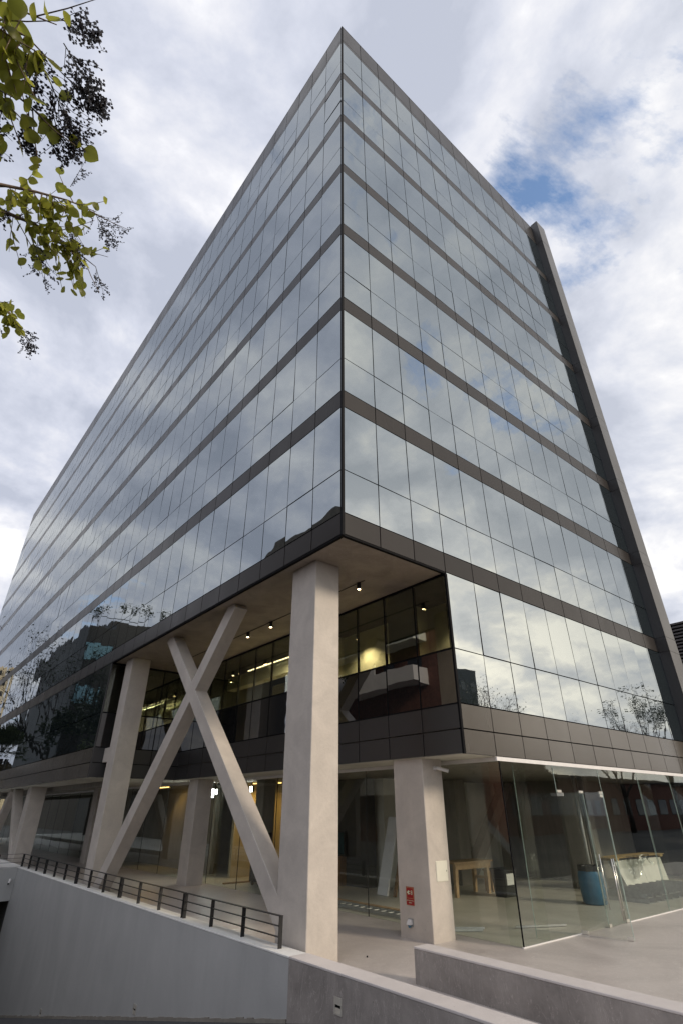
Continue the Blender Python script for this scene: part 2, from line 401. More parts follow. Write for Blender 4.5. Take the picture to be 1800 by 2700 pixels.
def recess_light(label, x, y, z, w, h):
    t = thing('wall_light', label, 'wall light', (x, y, z), 'recessed wall lights')
    fr = MB()
    for a in ((y - w, y + w, z + h * 0.15, z + h), (y - w, y + w, z - h, z - h * 0.78), (y - w, y - w * 0.72, z - h * 0.78, z + h * 0.15), (y + w * 0.72, y + w, z - h * 0.78, z + h * 0.15)):
        fr.box(x - 0.012, x + 0.004, *a)
    obj('frame', fr.mesh('frame'), 'patch', t)
    boxo('opening', 'joint', t, x - 0.004, x + 0.003, y - w * 0.72, y + w * 0.72, z - h * 0.78, z + h * 0.15)
    m = MB().quad((x - 0.011, y - w * .7, z - h * .78), (x - 0.011, y + w * .7, z - h * .78), (x - 0.004, y + w * .7, z - h * .2), (x - 0.004, y - w * .7, z - h * .2))
    obj('reflector', m.mesh('reflector'), 'patch', t)
recess_light('small recessed step light low in the grey ramp wall', -0.1, 7.72, -9.765, 0.09, 0.09)
recess_light('square recessed step light in the brown cement wall', -0.105, -0.01, -8.26, 0.095, 0.105)
recess_light('tiny recessed step light at the far left foot of the grey ramp wall', -0.1, 15.1, -11.26, 0.09, 0.10)

# low cement walls at the corner
w1 = thing('cement_wall', 'brown cement parapet wall in front of the corner column, joining the grey wall', 'wall', (0.1, -3, G))
boxo('wall_face', 'lowwall', w1, -0.105, 0.300, -7.2, 1.366, -9.6, -7.895)
boxo('coping', 'coping', w1, -0.109, 0.302, -7.2, 1.368, -7.893, -7.858, 0.006)
w2 = thing('low_wall', 'low brown cement wall standing free on the terrace in front of the glass entrance', 'wall', (1.4, -3.5, G))
def skew(z0, z1, e):
    y0, y1 = -7.2, -0.36 + e
    xa, xb = lambda y: 1.262 + (y + .36) * .017 - e, lambda y: 1.60 + (y + .36) * .006 + e
    return MB().hexa([(xa(y0), y0, z0), (xb(y0), y0, z0), (xb(y1), y1, z0), (xa(y1), y1, z0), (xa(y0), y0, z1), (xb(y0), y0, z1), (xb(y1), y1, z1), (xa(y1), y1, z1)])
obj('wall_face', skew(G - 0.3, -7.672, 0).mesh('wall_face'), 'lowwall', w2)
obj('coping', chamfer(skew(-7.670, -7.640, 0.003).mesh('coping'), 0.006), 'coping', w2)

# garage portal at the end of the ramp
gp = thing('garage_portal', 'grey concrete lintel over the dark garage entry at the far left', 'garage entrance', (-3, 23.3, -9))
boxo('lintel', 'paint', gp, -6.3, -0.106, 23.12, 23.9, -9.1, -7.89)
boxo('deck', 'copinggrey', gp, -6.3, 0.30, 23.905, 66, -8.2, -7.885)
boxo('inner_wall', 'darkroom', gp, -0.10, 0.25, 23.35, 48, -13.8, -8.21)
boxo('back_wall', 'darkroom', gp, -6.3, -0.1, 48, 48.3, -13.8, -8.2)
boxo('side_wall', 'paint', gp, -6.6, -6.305, -1.4, 48, -13.8, ZS - 0.01)

# railing, one welded section after another
def railing(label, p0, p1, zb=-7.862, n_mid=2, height=0.495, ends=(True, True)):
    p0, p1 = Vector(p0), Vector(p1); d = p1 - p0; L = d.length; u = d / L; rz = math.atan2(u.y, u.x)
    t = thing('railing', label, 'railing', (p0.x, p0.y, zb), 'black steel railing sections on the ramp wall')
    def bar(name, a, b, w, z0, z1):
        me = MB().box(a, b, -w / 2, w / 2, z0, z1).mesh(name)
        o = obj(name, me, 'black', t, (p0.x, p0.y, zb), (0, 0, rz))
        return o
    bar('top_rail', -0.02, L + 0.02, 0.075, height - 0.012, height)
    for i, f in enumerate((0.335, 0.665)):
        bar('rail', 0.0, L, 0.05, height * f - 0.006, height * f + 0.006)
    k = n_mid + 1
    for i in range(k + 1):
        if (i == 0 and not ends[0]) or (i == k and not ends[1]): continue
        x = L * i / k
        bar('post', x - 0.007, x + 0.007, 0.085, -0.002, height - 0.013)
    return t
ys = [1.97, 6.13, 10.5, 14.92, 19.25, 23.45]
nm = ['railing section nearest the corner column', 'second railing section from the corner column', 'railing section between the two legs of the concrete brace',
      'railing section in front of the far brace foot', 'farthest railing section before the corner turn']
for i in range(5):
    railing('black steel ' + nm[i], (0.10, ys[i] + (0.05 if i else 0), 0), (0.10, ys[i + 1] - 0.05, 0))
railing('short black steel railing turning the corner above the garage lintel', (0.08, 23.47, 0), (-0.86, 23.47, 0), n_mid=0, ends=(True, False))
railing('black steel railing beyond the turn at the left edge', (-0.9, 23.5, 0), (-0.9, 27.8, 0))

# ================================================================== OFFICE BUILDING
OB = thing('office_building', 'tall glass office block with sharp corner, bronze bands and concrete braces', 'office building', (2, 2, G))
# --- solid body behind the curtain wall
bk = MB()
bk.box(0.055, XR + 0.4, 0.055, YL - 0.05, 0.022, PT - 0.05)                       # upper storeys
bk.box(0.055, XR + 0.4, RY + 0.055, YL - 0.05, L2S + 0.02, 0.020)                 # second storey behind the notch
bk.box(RX + 0.055, XR + 0.4, 0.055, 0.14, L2S + 0.02, 0.020)                      # thin wall behind the right second storey glass
obj('facade_backing', bk.mesh('facade_backing'), 'joint', OB)
boxo('upper_floor_slab', 'wallgrey', OB, RX + 0.10, XR + 0.4, 0.145, RY + 0.05, L2S + 0.021, L2B + 0.02)
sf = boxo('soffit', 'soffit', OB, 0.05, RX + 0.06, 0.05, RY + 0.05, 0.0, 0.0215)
tr = MB()
tr.box(-0.004, 0.055, -0.004, RY, -0.035, 0.004); tr.box(0.056, RX + 0.02, -0.004, 0.055, -0.035, 0.004)
tr.box(0.056, 0.12, 0.056, RY - 0.01, -0.012, -0.001); tr.box(0.121, RX, 0.056, 0.12, -0.012, -0.001)
obj('soffit_edge', tr.mesh('soffit_edge'), 'joint', OB)

# --- curtain wall pieces
GAP = 0.029
pieces = []          # (kind, material, centre, face, w, h)
def rows_main():
    r = []
    for f in range(7):
        z = f * H
        r.append(('spandrel_panel', 'bronze', z, z + BAND)); r.append(('glass_pane', 'mirror', z + BAND, z + TRANS))
        r.append(('glass_pane', 'mirror', z + TRANS, z + H if f < 6 else PB))
    r.append(('spandrel_panel', 'bronze', PB, PB + 0.27)); r.append(('spandrel_panel', 'bronze', PB + 0.27, PT))
    return r
low = [('glass_pane', 'mirror', -H + TRANS, 0.0), ('glass_pane', 'mirror', L2B, -H + TRANS), ('spandrel_panel', 'bronzelit', L2M, L2B), ('spandrel_panel', 'bronzelit', L2S, L2M)]
notch = [('window_pane', 'recess', -H + TRANS, -0.03), ('window_pane', 'darkglass', L2B, -H + TRANS), ('spandrel_panel', 'bronzedark', L2M, L2B), ('spandrel_panel', 'bronzedark', L2S, L2M)]
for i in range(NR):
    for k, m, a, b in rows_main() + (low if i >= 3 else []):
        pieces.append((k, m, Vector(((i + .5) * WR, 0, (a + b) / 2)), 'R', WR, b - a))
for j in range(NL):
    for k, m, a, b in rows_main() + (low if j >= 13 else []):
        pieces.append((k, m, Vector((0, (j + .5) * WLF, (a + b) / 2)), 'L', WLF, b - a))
for j in range(13):
    for k, m, a, b in notch:
        pieces.append((k, m, Vector((RX, (j + .5) * WLF, (a + b) / 2)), 'L', WLF, b - a))
for i in range(3):
    for k, m, a, b in notch:
        pieces.append((k, m, Vector(((i + .5) * WR, RY, (a + b) / 2)), 'R', WR, b - a))
def seen(p):
    k, m, c, f, w, h = p
    d = c - CAM; nrm = Vector((0, -1, 0)) if f == 'R' else Vector((-1, 0, 0))
    z = d.dot(fwd)
    return w * h * abs(d.normalized().dot(nrm)) / (z * z) if z > 0 else 0
meshes = {}
def pane_mesh(kind, m, w, h, f):
    key = (kind, m, round(w, 3), round(h, 3), f)
    if key not in meshes:
        a, b = (w - GAP) / 2, (h - GAP) / 2; t = 0.016
        me = (MB().box(-a, a, -t, t, -b, b) if f == 'R' else MB().box(-t, t, -a, a, -b, b)).mesh(kind)
        me.materials.append(M[m]); meshes[key] = me
    return meshes[key]
def tilt(f, amt):
    a, b = R(rnd.gauss(0, amt)), R(rnd.gauss(0, amt))
    return (a, 0, b) if f == 'R' else (0, a, b)
rest = {}
for kind in ('glass_pane', 'spandrel_panel', 'window_pane'):
    lst = sorted([p for p in pieces if p[0] == kind], key=seen, reverse=True)
    for n_, p in enumerate(lst):
        k, m, c, f, w, h = p
        amt = 0.24 if m == 'mirror' else 0.08
        rot = tilt(f, amt)
        if n_ < 300:
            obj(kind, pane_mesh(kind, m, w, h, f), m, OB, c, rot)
        else:
            mb = rest.setdefault((kind, m), MB()); a, b, t = (w - GAP) / 2, (h - GAP) / 2, 0.016
            e = Euler(rot).to_matrix()
            bx = [(-a, -t), (a, -t), (a, t), (-a, t)] if f == 'R' else [(-t, -a), (t, -a), (t, a), (-t, a)]
            mb.hexa([c + e @ Vector((x, y, z)) for z in (-b, b) for x, y in bx])
for (kind, m), mb in rest.items():
    stuff(obj({'glass_pane': 'distant_glazing', 'spandrel_panel': 'distant_panels'}[kind], mb.mesh(kind), m, OB))

boxo('corner_trim', 'joint', OB, -0.03, 0.045, -0.03, 0.045, -0.03, PT + 0.01)
boxo('corner_trim', 'joint', OB, RX - 0.028, RX + 0.04, -0.024, 0.03, L2S, -0.04)
boxo('corner_trim', 'bronzedark', OB, -0.024, 0.03, RY - 0.03, RY + 0.03, L2S, -0.04)
boxo('parapet_cap', 'bronze', OB, -0.02, XR + 0.45, -0.02, YL, PT + 0.001, PT + 0.04)
# frames of the notch glazing: black mullions and transoms proud of the panes
for j in range(1, 13):
    boxo('mullion', 'joint', OB, RX - 0.018, RX + 0.045, j * WLF - 0.022, j * WLF + 0.022, L2B, -0.035)
for i in range(1, 3):
    boxo('mullion', 'joint', OB, i * WR - 0.022, i * WR + 0.022, RY - 0.018, RY + 0.045, L2B, -0.035)
for z, hh in ((-H + TRANS, 0.025), (L2B, 0.018), (-0.04, 0.035)):
    boxo('transom', 'joint', OB, RX - 0.020, RX + 0.046, 0.04, RY - 0.02, z - hh, z + hh)
    boxo('transom', 'joint', OB, 0.04, RX - 0.022, RY - 0.020, RY + 0.046, z - hh, z + hh)

# --- vertical fin at the right end
FX0, FX1, FY = XR - 0.02, XR + 0.92, -0.43
boxo('fin_core', 'joint', OB, FX0 + 0.02, FX1 - 0.02, FY + 0.02, 0.5, L2S + 0.01, PT + 0.35)
cuts = [L2S]
for f in range(-1, 8): cuts += [f * H, f * H + BAND] if f >= 0 else [L2M, L2B]
cuts = [c for c in cuts if c < 27.3] + [PB, PT + 0.38]
for a, b in zip(cuts[:-1], cuts[1:]):
    boxo('fin_panel', 'fin', OB, FX0 + 0.004, FX1, FY, FY + 0.018, a + 0.006, b - 0.006)
    boxo('fin_panel', 'bronzedark', OB, FX0, FX0 + 0.018, FY + 0.020, 0.02, a + 0.006, b - 0.006)
    boxo('fin_panel', 'fin', OB, FX1 - 0.018, FX1 + 0.001, FY + 0.020, 0.5, a + 0.006, b - 0.006)

# --- columns and braces
def column(x0, x1, y0, y1, z0, z1): return boxo('column', 'column', OB, x0, x1, y0, y1, z0, z1, 0.012)
column(0.40, 1.165, 1.56, 2.60, G - 0.1, -0.001)
column(0.40, 1.165, 14.36, 15.14, G - 0.1, -0.001)
column(3.72, 4.44, 1.45, 2.46, G - 0.1, L2S + 0.018)
column(3.92, 4.62, 14.18, 15.0, G - 0.1, L2S + 0.018)
column(0.40, 1.165, 26.85, 27.70, G - 0.1, L2S + 0.018)
column(3.92, 4.62, 26.9, 27.7, G - 0.1, L2S + 0.018)
boxo('column_bracket', 'column', OB, 0.404, 1.0, 15.13, 15.72, -3.95, -3.42, 0.01)
def brace(name, ya, za, yb, zb, w, x0=0.402, x1=0.832):
    d = Vector((0, yb - ya, zb - za)).normalized(); n = Vector((0, -d.z, d.y)) * (w / 2)
    a, b = Vector((x0, ya, za)), Vector((x0, yb, zb))
    me = MB().prism([a - n, b - n, b + n, a + n], (x1 - x0, 0, 0)).mesh(name); chamfer(me, 0.008)
    return obj(name, me, 'column', OB)
brace('brace', 10.71, 0.02, 1.75, -8.20, 0.43)
brace('brace', 5.86, 0.02, 14.02, -8.20, 0.46, 0.4045, 0.8295)
brace('brace', 27.5, -8.2, 31.4, L2S + 0.018, 0.44)
brace('brace', 32.3, L2S + 0.018, 36.3, -8.2, 0.44)
column(0.40, 1.165, 39.4, 40.2, G - 0.1, L2S + 0.018)

# --- ground storey: soffits, storefront
SX = 4.9
boxo('ground_soffit', 'plaster', OB, RX + 0.03, SX + 0.2, 0.03, RY + 0.06, L2S - 0.0, L2S + 0.019)
boxo('ground_soffit', 'plaster', OB, 0.03, SX + 0.2, RY + 0.062, YL - 0.1, L2S - 0.0, L2S + 0.019)
boxo('drop_beam', 'wallgrey', OB, 1.45, 1.8, RY + 0.9, YL - 0.2, L2S - 0.22, L2S - 0.002)
boxo('head_channel', 'white', OB, 4.79, 24.0, -0.012, 0.05, L2S - 0.092, L2S - 0.002)
boxo('head_channel', 'white', OB, SX - 0.035, SX + 0.035, 0.051, YL - 0.3, L2S - 0.092, L2S - 0.002)
boxo('spandrel_panel', 'bronzelit', OB, XR + 0.93, 24.0, -0.016, 0.016, L2S, L2B)
boxo('sill', 'white', OB, SX - 0.04, 7.19, -0.012, 0.03, G + 0.001, G + 0.022)
boxo('sill', 'white', OB, 9.58, 24.0, -0.012, 0.03, G + 0.001, G + 0.022)
GT = L2S - 0.092
def shop_x(x0, x1, z0=G + 0.023, z1=GT):
    o = boxo('storefront_pane', 'shop', OB, x0 + 0.006, x1 - 0.006, 0.006, 0.018, z0, z1)
    boxo('edge', 'edge', o, x0 - 0.004, x0 + 0.005, 0.0055, 0.0185, z0, z1)
def shop_y(y0, y1, z0=G + 0.012, z1=GT):
    o = boxo('storefront_pane', 'shop', OB, SX - 0.006, SX + 0.006, y0 + 0.006, y1 - 0.006, z0, z1)
    boxo('edge', 'black', o, SX - 0.010, SX + 0.010, y1 - 0.012, y1 + 0.006, z0, z1)
xs = [4.9, 7.2]
shop_x(4.9, 7.2); shop_x(9.58, 12.0); shop_x(12.0, 14.35); shop_x(14.35, 16.75); shop_x(16.75, 19.15); shop_x(19.15, 21.5); shop_x(21.5, 24)
yj = [0.03, 2.44] + [4.86 + 2.405 * k for k in range(0, 26)]
for a, b in zip(yj[:-1], yj[1:]): shop_y(a, b)
boxo('corner_joint', 'joint', OB, SX - 0.012, SX + 0.008, 0.002, 0.028, G + 0.023, GT)
boxo('fin_pane', 'shop', OB, 4.912, 4.924, 0.03, 0.36, G + 0.023, GT)
for x in (5.95, 12.9, 15.3):                       # glass stiffening fins inside
    boxo('fin_pane', 'shop', OB, x, x + 0.012, 0.05, 0.38, G + 0.01, GT)
    boxo('edge', 'edge', OB, x - 0.002, x + 0.014, 0.38, 0.392, G + 0.01, GT)
# over-panel and doors
DT = -5.23
shop_x(7.21, 9.57, DT + 0.012, GT)
def door(hinge, angle, label, flip):
    t = bpy.data.objects.new('door', None); t.empty_display_size = 0.2; t.location = (hinge[0], hinge[1], G); COL.objects.link(t)
    t.parent = OB; t.matrix_parent_inverse = Matrix.Translation(-WL[OB.name]); t.rotation_euler = (0, 0, angle); t['label'] = label
    s = 1 if not flip else -1
    def part(name, m, me, par=t):
        o = bpy.data.objects.new(name, me); me.materials.append(M[m]); COL.objects.link(o); o.parent = par; return o
    def bx(x0, x1, y0, y1, z0, z1):
        a, b = sorted((x0 * s, x1 * s)); return MB().box(a, b, y0, y1, z0, z1).mesh('part')
    hgt = DT - G
    part('leaf', 'shop', bx(0.01, 1.17, -0.006, 0.006, 0.012, hgt))
    part('edge', 'edge', bx(1.17, 1.178, -0.0065, 0.0065, 0.012, hgt))
    part('patch_fitting', 'patch', bx(0.005, 0.17, -0.016, 0.016, 0.008, 0.075))
    part('patch_fitting', 'patch', bx(0.005, 0.17, -0.016, 0.016, hgt - 0.07, hgt + 0.004))
    part('patch_fitting', 'patch', bx(1.03, 1.176, -0.016, 0.016, 0.008, 0.075))
    for sy in (-1, 1):
        m = MB(); x = 1.06 * s; y = 0.055 * sy
        m.tube([(x, y, 0.36), (x, y, 1.52)], 0.0155, 12)
        for z in (0.55, 1.38): m.tube([(x, 0.0065 * sy, z), (x, y, z)], 0.011, 10)
        part('handle', 'steel', m.mesh('handle', True))
    return t
door((7.21, 0.012), R(-84), 'glass door leaf standing wide open onto the terrace', False)
door((9.57, 0.012), R(3), 'closed glass door leaf', True)
for x in (7.23, 8.32, 9.40):
    boxo('patch_fitting', 'patch', OB, x, x + 0.20, -0.006, 0.030, DT + 0.014, DT + 0.075)
# chain on the closed leaf
ch = MB()
for k in range(16):
    z = -6.92 - 0.028 * k; x = 8.50 + 0.02 * math.sin(k * .9) + 0.006 * k; c = Vector((x, -0.06, z))
    d = Vector((1, 0.3, 0)) if k % 2 else Vector((0.2, 1, 0)); d.normalize()
    pts = [c + d * 0.012 * math.cos(a) + Vector((0, 0, 0.02 * math.sin(a))) for a in [2 * math.pi * q / 8 for q in range(9)]]
    ch.tube(pts, 0.0035, 5)
tag(obj('chain', ch.mesh('chain', True), 'steel'), 'steel chain looped through the handles of the closed glass door', 'chain')

# --- inside the ground storey
boxo('interior_floor', 'inside', OB, SX + 0.01, 24, 0.035, 64, G + 0.002, G + 0.006)
boxo('interior_ceiling', 'wallgrey', OB, SX + 0.201, 24, 0.06, 64, L2S - 0.001, L2S + 0.019)
boxo('interior_wall', 'plaster', OB, 9.5, 9.7, 9.0, 40, G, L2S)
boxo('interior_wall', 'plaster', OB, 9.7, 17.0, 9.0, 9.2, G, L2S)
boxo('interior_wall', 'wallgrey', OB, 17.0, 24.2, 5.4, 5.6, G, L2S)
boxo('interior_wall', 'wallgrey', OB, 16.8, 17.0, 5.4, 9.2, G, L2S)
boxo('interior_wall', 'wallgrey', OB, 24.0, 24.2, -0.1, 5.4, G, L2B)
boxo('interior_wall', 'cream', OB, 6.6, 9.5, 15.6, 15.8, G, L2S)
boxo('interior_wall', 'wallgrey', OB, 6.6, 6.8, 17.5, 64, G, L2S)
boxo('interior_wall', 'darkroom', OB, SX + 0.1, 6.59, 63.8, 64, G, L2S)
boxo('interior_wall', 'darkroom', OB, 8.8, 9.3, 9.3, 11.0, G, L2S)
boxo('interior_column', 'wallgrey', OB, 14.8, 15.6, 3.6, 4.4, G, L2S, 0.01)
boxo('interior_column', 'wallgrey', OB, 12.2, 12.9, 7.6, 8.3, G, L2S, 0.01)
boxo('interior_column', 'wallgrey', OB, 6.4, 7.0, 13.0, 13.6, G, L2S, 0.01)
b_in = MB().prism([Vector((12.9, 8.0, G)), Vector((13.5, 8.0, G)), Vector((17.0, 8.0, L2S)), Vector((16.4, 8.0, L2S))], (0, 0.4, 0)).mesh('interior_brace')
obj('interior_brace', b_in, 'wallgrey', OB)
boxo('interior_door', 'wallgrey', OB, 9.40, 9.495, 12.2, 13.2, G + 0.01, G + 2.3)
for (x, y, w) in ((13.3, 2.9, 0.06), (14.5, 3.3, 0.10)):
    obj('pipe', MB().tube([(x, y, G), (x, y, L2S)], w, 10).mesh('pipe', True), 'galv', OB)

# --- second storey room behind the notch glazing
boxo('room_wall', 'plaster', OB, 8.2, 8.4, 6.7, RY, L2B + 0.02, 0.018)
boxo('room_wall', 'plaster', OB, 5.5, 5.6, 0.15, 6.6, L2B + 0.02, 0.018)
boxo('room_wall', 'darkroom', OB, RX + 0.4, 8.2, RY - 0.1, RY + 0.05, L2B + 0.02, 0.018)
boxo('room_beam', 'plaster', OB, 5.6, 6.0, 6.71, RY - 0.1, -0.55, 0.018)
boxo('partition', 'plaster', OB, RX + 0.5, 5.49, 1.5 * WLF + 0.6, 1.5 * WLF + 0.7, L2B + 0.02, 0.018)
boxo('partition', 'plaster', OB, RX + 0.5, 8.2, 6.6, 6.7, L2B + 0.02, 0.018)
boxo('roller_blind', 'darkroom', OB, RX + 0.10, RX + 0.12, WLF + 0.03, 2 * WLF - 0.03, -H + TRANS, -0.05)
lc = ((0, 0),)
for i, (x, y) in enumerate(((4.95, 0.75), (4.95, 3.2), (4.95, 5.2), (4.4, 8.0), (4.4, 10.2), (4.4, 12.4), (5.0, 14.2))):
    d = obj('downlight', MB().lathe([(0.045, -0.44), (0.05, -0.28)], 12, (x, y)).mesh('downlight', True), 'bin', OB)
    obj('lens', MB().lathe([(0.036, -0.452), (0.036, -0.445)], 12, (x, y)).mesh('lens'), 'lamp', d)
    lamp_light('downlight_lamp', 'SPOT', (x, y, -0.47), 150 if y > 6.7 else 120, (1.0, 0.80, 0.50), 0.04, (x + .7, y + .1, -3.4), 125, 0.8)
boxo('led_strip', 'tube', OB, 4.35, 4.40, 7.0, 11.6, -0.50, -0.47)
lamp_light('led_strip_lamp', 'AREA', (4.5, 9.3, -0.55), 190, (1.0, 0.85, 0.58), 1.2, (5.5, 9.3, -3))

# --- surface downlights and conduit under the big soffit
boxo('conduit', 'black', OB, 2.265, 2.285, 1.8, 14.6, -0.02, -0.001)
for i, (y, lb) in enumerate(((2.04, 'nearest the notch glazing corner, right of the big column'), (6.6, 'first left of the big column'), (8.12, 'second left of the big column'),
                              (11.2, 'half hidden behind the crossing braces'), (13.95, 'beside the far column'))):
    t = thing('ceiling_spotlight', 'black soffit spotlight ' + lb, 'spotlight', (2.27, y, -0.2), 'spotlights under the soffit')
    obj('housing', MB().lathe([(0.055, -0.20), (0.06, -0.19), (0.06, -0.021)], 16, (2.27, y)).mesh('housing', True), 'black', t)
    obj('lens', MB().lathe([(0.044, -0.206), (0.044, -0.201)], 14, (2.27, y)).mesh('lens'), 'lamp', t)
    lamp_light('spotlight_lamp', 'SPOT', (2.27, y, -0.22), 10, (1.0, 0.78, 0.48), 0.04, (2.27, y, -8), 80, 0.6)
# work lamps in the unfinished ground floor
def worklamp(label, x, y, z, s=0.16):
    t = thing('work_lamp', label, 'work lamp', (x, y, z), 'work lamps in the unfinished ground floor')
    boxo('housing', 'bin', t, x + 0.01, x + 0.10, y - s - .02, y + s + .02, z - s - .02, z + s + .02)
    boxo('lens', 'flood', t, x - 0.004, x + 0.008, y - s, y + s, z - s, z + s)
    boxo('bracket', 'bin', t, x + 0.02, x + 0.05, y - 0.02, y + 0.02, z + s + .02, L2S - 0.002)
    lamp_light('work_lamp_light', 'SPOT', (x - 0.03, y, z), 40, (0.95, 1.0, 0.93), 0.12, (x - 2.0, y - 0.6, z - 1.6), 140, 0.8)
worklamp('bright square work lamp hanging beside the inner concrete column', 5.75, 16.4, -4.94, 0.17)
worklamp('small bright work lamp behind the long brace', 6.2, 16.9, -4.86, 0.10)
worklamp('small work lamp seen between the long brace and the big column', 6.9, 14.9, -4.78, 0.10)
for x, y in ((7.3, 14.6), (7.8, 13.9), (7.3, 15.2)):
    d = boxo('amber_light', 'amber', OB, x, x + 0.07, y, y + 0.22, L2S - 0.06, L2S - 0.03)
lamp_light('amber_lamp', 'SPOT', (7.6, 14.6, -4.58), 75, (1.0, 0.60, 0.16), 0.03, (8.2, 15, -8), 150)
lamp_light('amber_lamp', 'SPOT', (5.6, 21.8, -4.60), 30, (1.0, 0.60, 0.16), 0.03, (5.8, 20, -8), 150)
boxo('amber_light', 'amber', OB, 5.6, 5.66, 21.0, 22.6, L2S - 0.09, L2S - 0.05)

# ================================================================== SMALL THINGS ON THE COLUMN
FC = 3.72                                                     # left face of the entrance column
sg = thing('fire_sign', 'small red safety sign with plug and socket symbol on the entrance column', 'sign', (FC, 2.09, -7.34))
boxo('plate', 'red', sg, FC - 0.006, FC - 0.001, 1.965, 2.215, -7.515, -7.165)
bd = MB(); X = FC - 0.0075
def rect(y0, y1, z0, z1): bd.box(X, X + 0.001, y0, y1, z0, z1)
for y0, y1, z0, z1 in ((1.985, 2.195, -7.188, -7.182), (1.985, 2.195, -7.384, -7.378), (1.985, 1.991, -7.38, -7.185), (2.189, 2.195, -7.38, -7.185),
                       (1.969, 2.211, -7.511, -7.506), (1.969, 1.973, -7.51, -7.17), (2.207, 2.211, -7.51, -7.17), (1.969, 2.211, -7.173, -7.169)): rect(y0, y1, z0, z1)
obj('border', bd.mesh('border'), 'signgold', sg)
pg = MB(); X2 = X - 0.0006
zc_ = -7.275
arc = [Vector((X2, 2.125 + 0.040 * math.sin(a), zc_ + 0.042 * math.cos(a))) for a in [math.pi * q / 8 for q in range(9)]]
pg.prism(arc, (0.001, 0, 0)); pg.box(X2, X2 + .001, 2.160, 2.185, zc_ - 0.012, zc_ + 0.012)
for dz in (-0.022, 0.022): pg.box(X2, X2 + .001, 2.090, 2.126, zc_ + dz - 0.007, zc_ + dz + 0.007)
obj('plug_symbol', pg.mesh('plug_symbol'), 'signprint', sg)
def text(name, body, size, loc, rot, m, parent):
    c = bpy.data.curves.new(name, 'FONT'); c.body = body; c.size = size; c.align_x = 'CENTER'; c.align_y = 'CENTER'; c.extrude = 0.0004
    o = bpy.data.objects.new(name, c); COL.objects.link(o); bpy.context.view_layer.update()
    me = bpy.data.meshes.new_from_object(o.evaluated_get(bpy.context.evaluated_depsgraph_get()))
    bpy.data.objects.remove(o); me.materials.clear(); me.materials.append(M[m])
    return obj(name, me, None, parent, loc, rot)
FACE_L = (R(90), 0, R(-90))
text('socket_symbol', '8', 0.115, (X2, 2.040, zc_), FACE_L, 'signprint', sg)
text('lettering', 'RED ELECTRICA', 0.030, (X2, 2.09, -7.425), FACE_L, 'signprint', sg)
text('lettering', 'INERTE', 0.030, (X2, 2.09, -7.465), FACE_L, 'signprint', sg)

ol = thing('wall_socket', 'white outdoor socket low on the entrance column below the red sign', 'socket', (FC, 2.1, -7.83))
boxo('back_plate', 'galv', ol, FC - 0.012, FC - 0.001, 2.03, 2.19, -7.90, -7.755)
hd = MB().hexa([(FC - 0.10, 2.05, -7.86), (FC - 0.013, 2.05, -7.86), (FC - 0.013, 2.165, -7.86), (FC - 0.10, 2.165, -7.86),
                (FC - 0.05, 2.06, -7.77), (FC - 0.013, 2.06, -7.77), (FC - 0.013, 2.155, -7.77), (FC - 0.05, 2.155, -7.77)])
obj('hood', hd.mesh('hood'), 'cctv', ol)
obj('plug_face', MB().tube([(FC - 0.06, 2.108, -7.865), (FC - 0.045, 2.108, -7.905)], 0.034, 14).mesh('plug_face'), 'blue', ol)

eb = thing('cover_panel', 'off-white square access panel on the front of the entrance column', 'access panel', (4.14, 1.45, -6.85))
boxo('door', 'offwhite', eb, 3.955, 4.325, 1.432, 1.449, -7.035, -6.655, 0.004)
boxo('rim', 'offwhite', eb, 3.945, 4.335, 1.441, 1.4495, -7.045, -6.645)
boxo('latch', 'bin', eb, 4.285, 4.297, 1.428, 1.433, -6.86, -6.83)

def cctv(label, base, d, ln=0.26):
    t = thing('security_camera', label, 'security camera', base, 'white security cameras'); b = Vector(base); d = Vector(d).normalized()
    up = Vector((0, -1, 0))
    obj('mount', MB().tube([b, b + up * 0.035], 0.055, 16).mesh('mount', True), 'cctv', t)
    p = b + up * 0.08 + d * 0.03
    obj('arm', MB().tube([b + up * 0.03, p], 0.02, 10).mesh('arm', True), 'cctv', t)
    e = p + d * ln
    obj('body', MB().tube([p - d * 0.05, p, e], [0.030, 0.040, 0.043], 16).mesh('body', True), 'cctv', t)
    obj('lens', MB().tube([e - d * 0.01, e + d * 0.022], 0.037, 16).mesh('lens', True), 'bin', t)
cctv('white bullet security camera high on the entrance column', (4.17, 1.449, -4.70), (0.75, -0.55, -0.22))
cctv('white bullet security camera on the garage lintel at the far left', (-0.30, 23.118, -8.33), (-0.35, -0.8, -0.45), 0.20)

# small litter on the terrace
tag(obj('bottle_cap', MB().lathe([(0.016, G + 0.001), (0.018, G + 0.022), (0.012, G + 0.026)], 12, (1.86, 1.52)).mesh('bottle_cap', True), 'bin'), 'tiny black cap lying on the terrace near the low wall', 'cap')

# ================================================================== THINGS STORED INSIDE
# blue drum with black bin liner
bx_, by_ = 11.75, 2.05
t = thing('plastic_drum', 'big blue plastic drum with black liner behind the glass door', 'drum', (bx_, by_, G))
obj('body', MB().lathe([(0.30, G + .007), (0.36, G + .04), (0.385, G + .3), (0.40, G + .5), (0.385, G + .75), (0.34, G + .93), (0.33, G + .95)], 28, (bx_, by_)).mesh('body', True), 'blue', t)
ln_ = MB()
prof = []
for k in range(28):
    a = 2 * math.pi * k / 28
    ln_.v.append((bx_ + 0.36 * math.cos(a), by_ + 0.36 * math.sin(a), G + 0.86 - 0.09 * abs(math.sin(a * 2.5 + 1)) - rnd.uniform(0, .03)))
for k in range(28):
    a = 2 * math.pi * k / 28; ln_.v.append((bx_ + 0.355 * math.cos(a), by_ + 0.355 * math.sin(a), G + 0.985 + rnd.uniform(0, .04)))
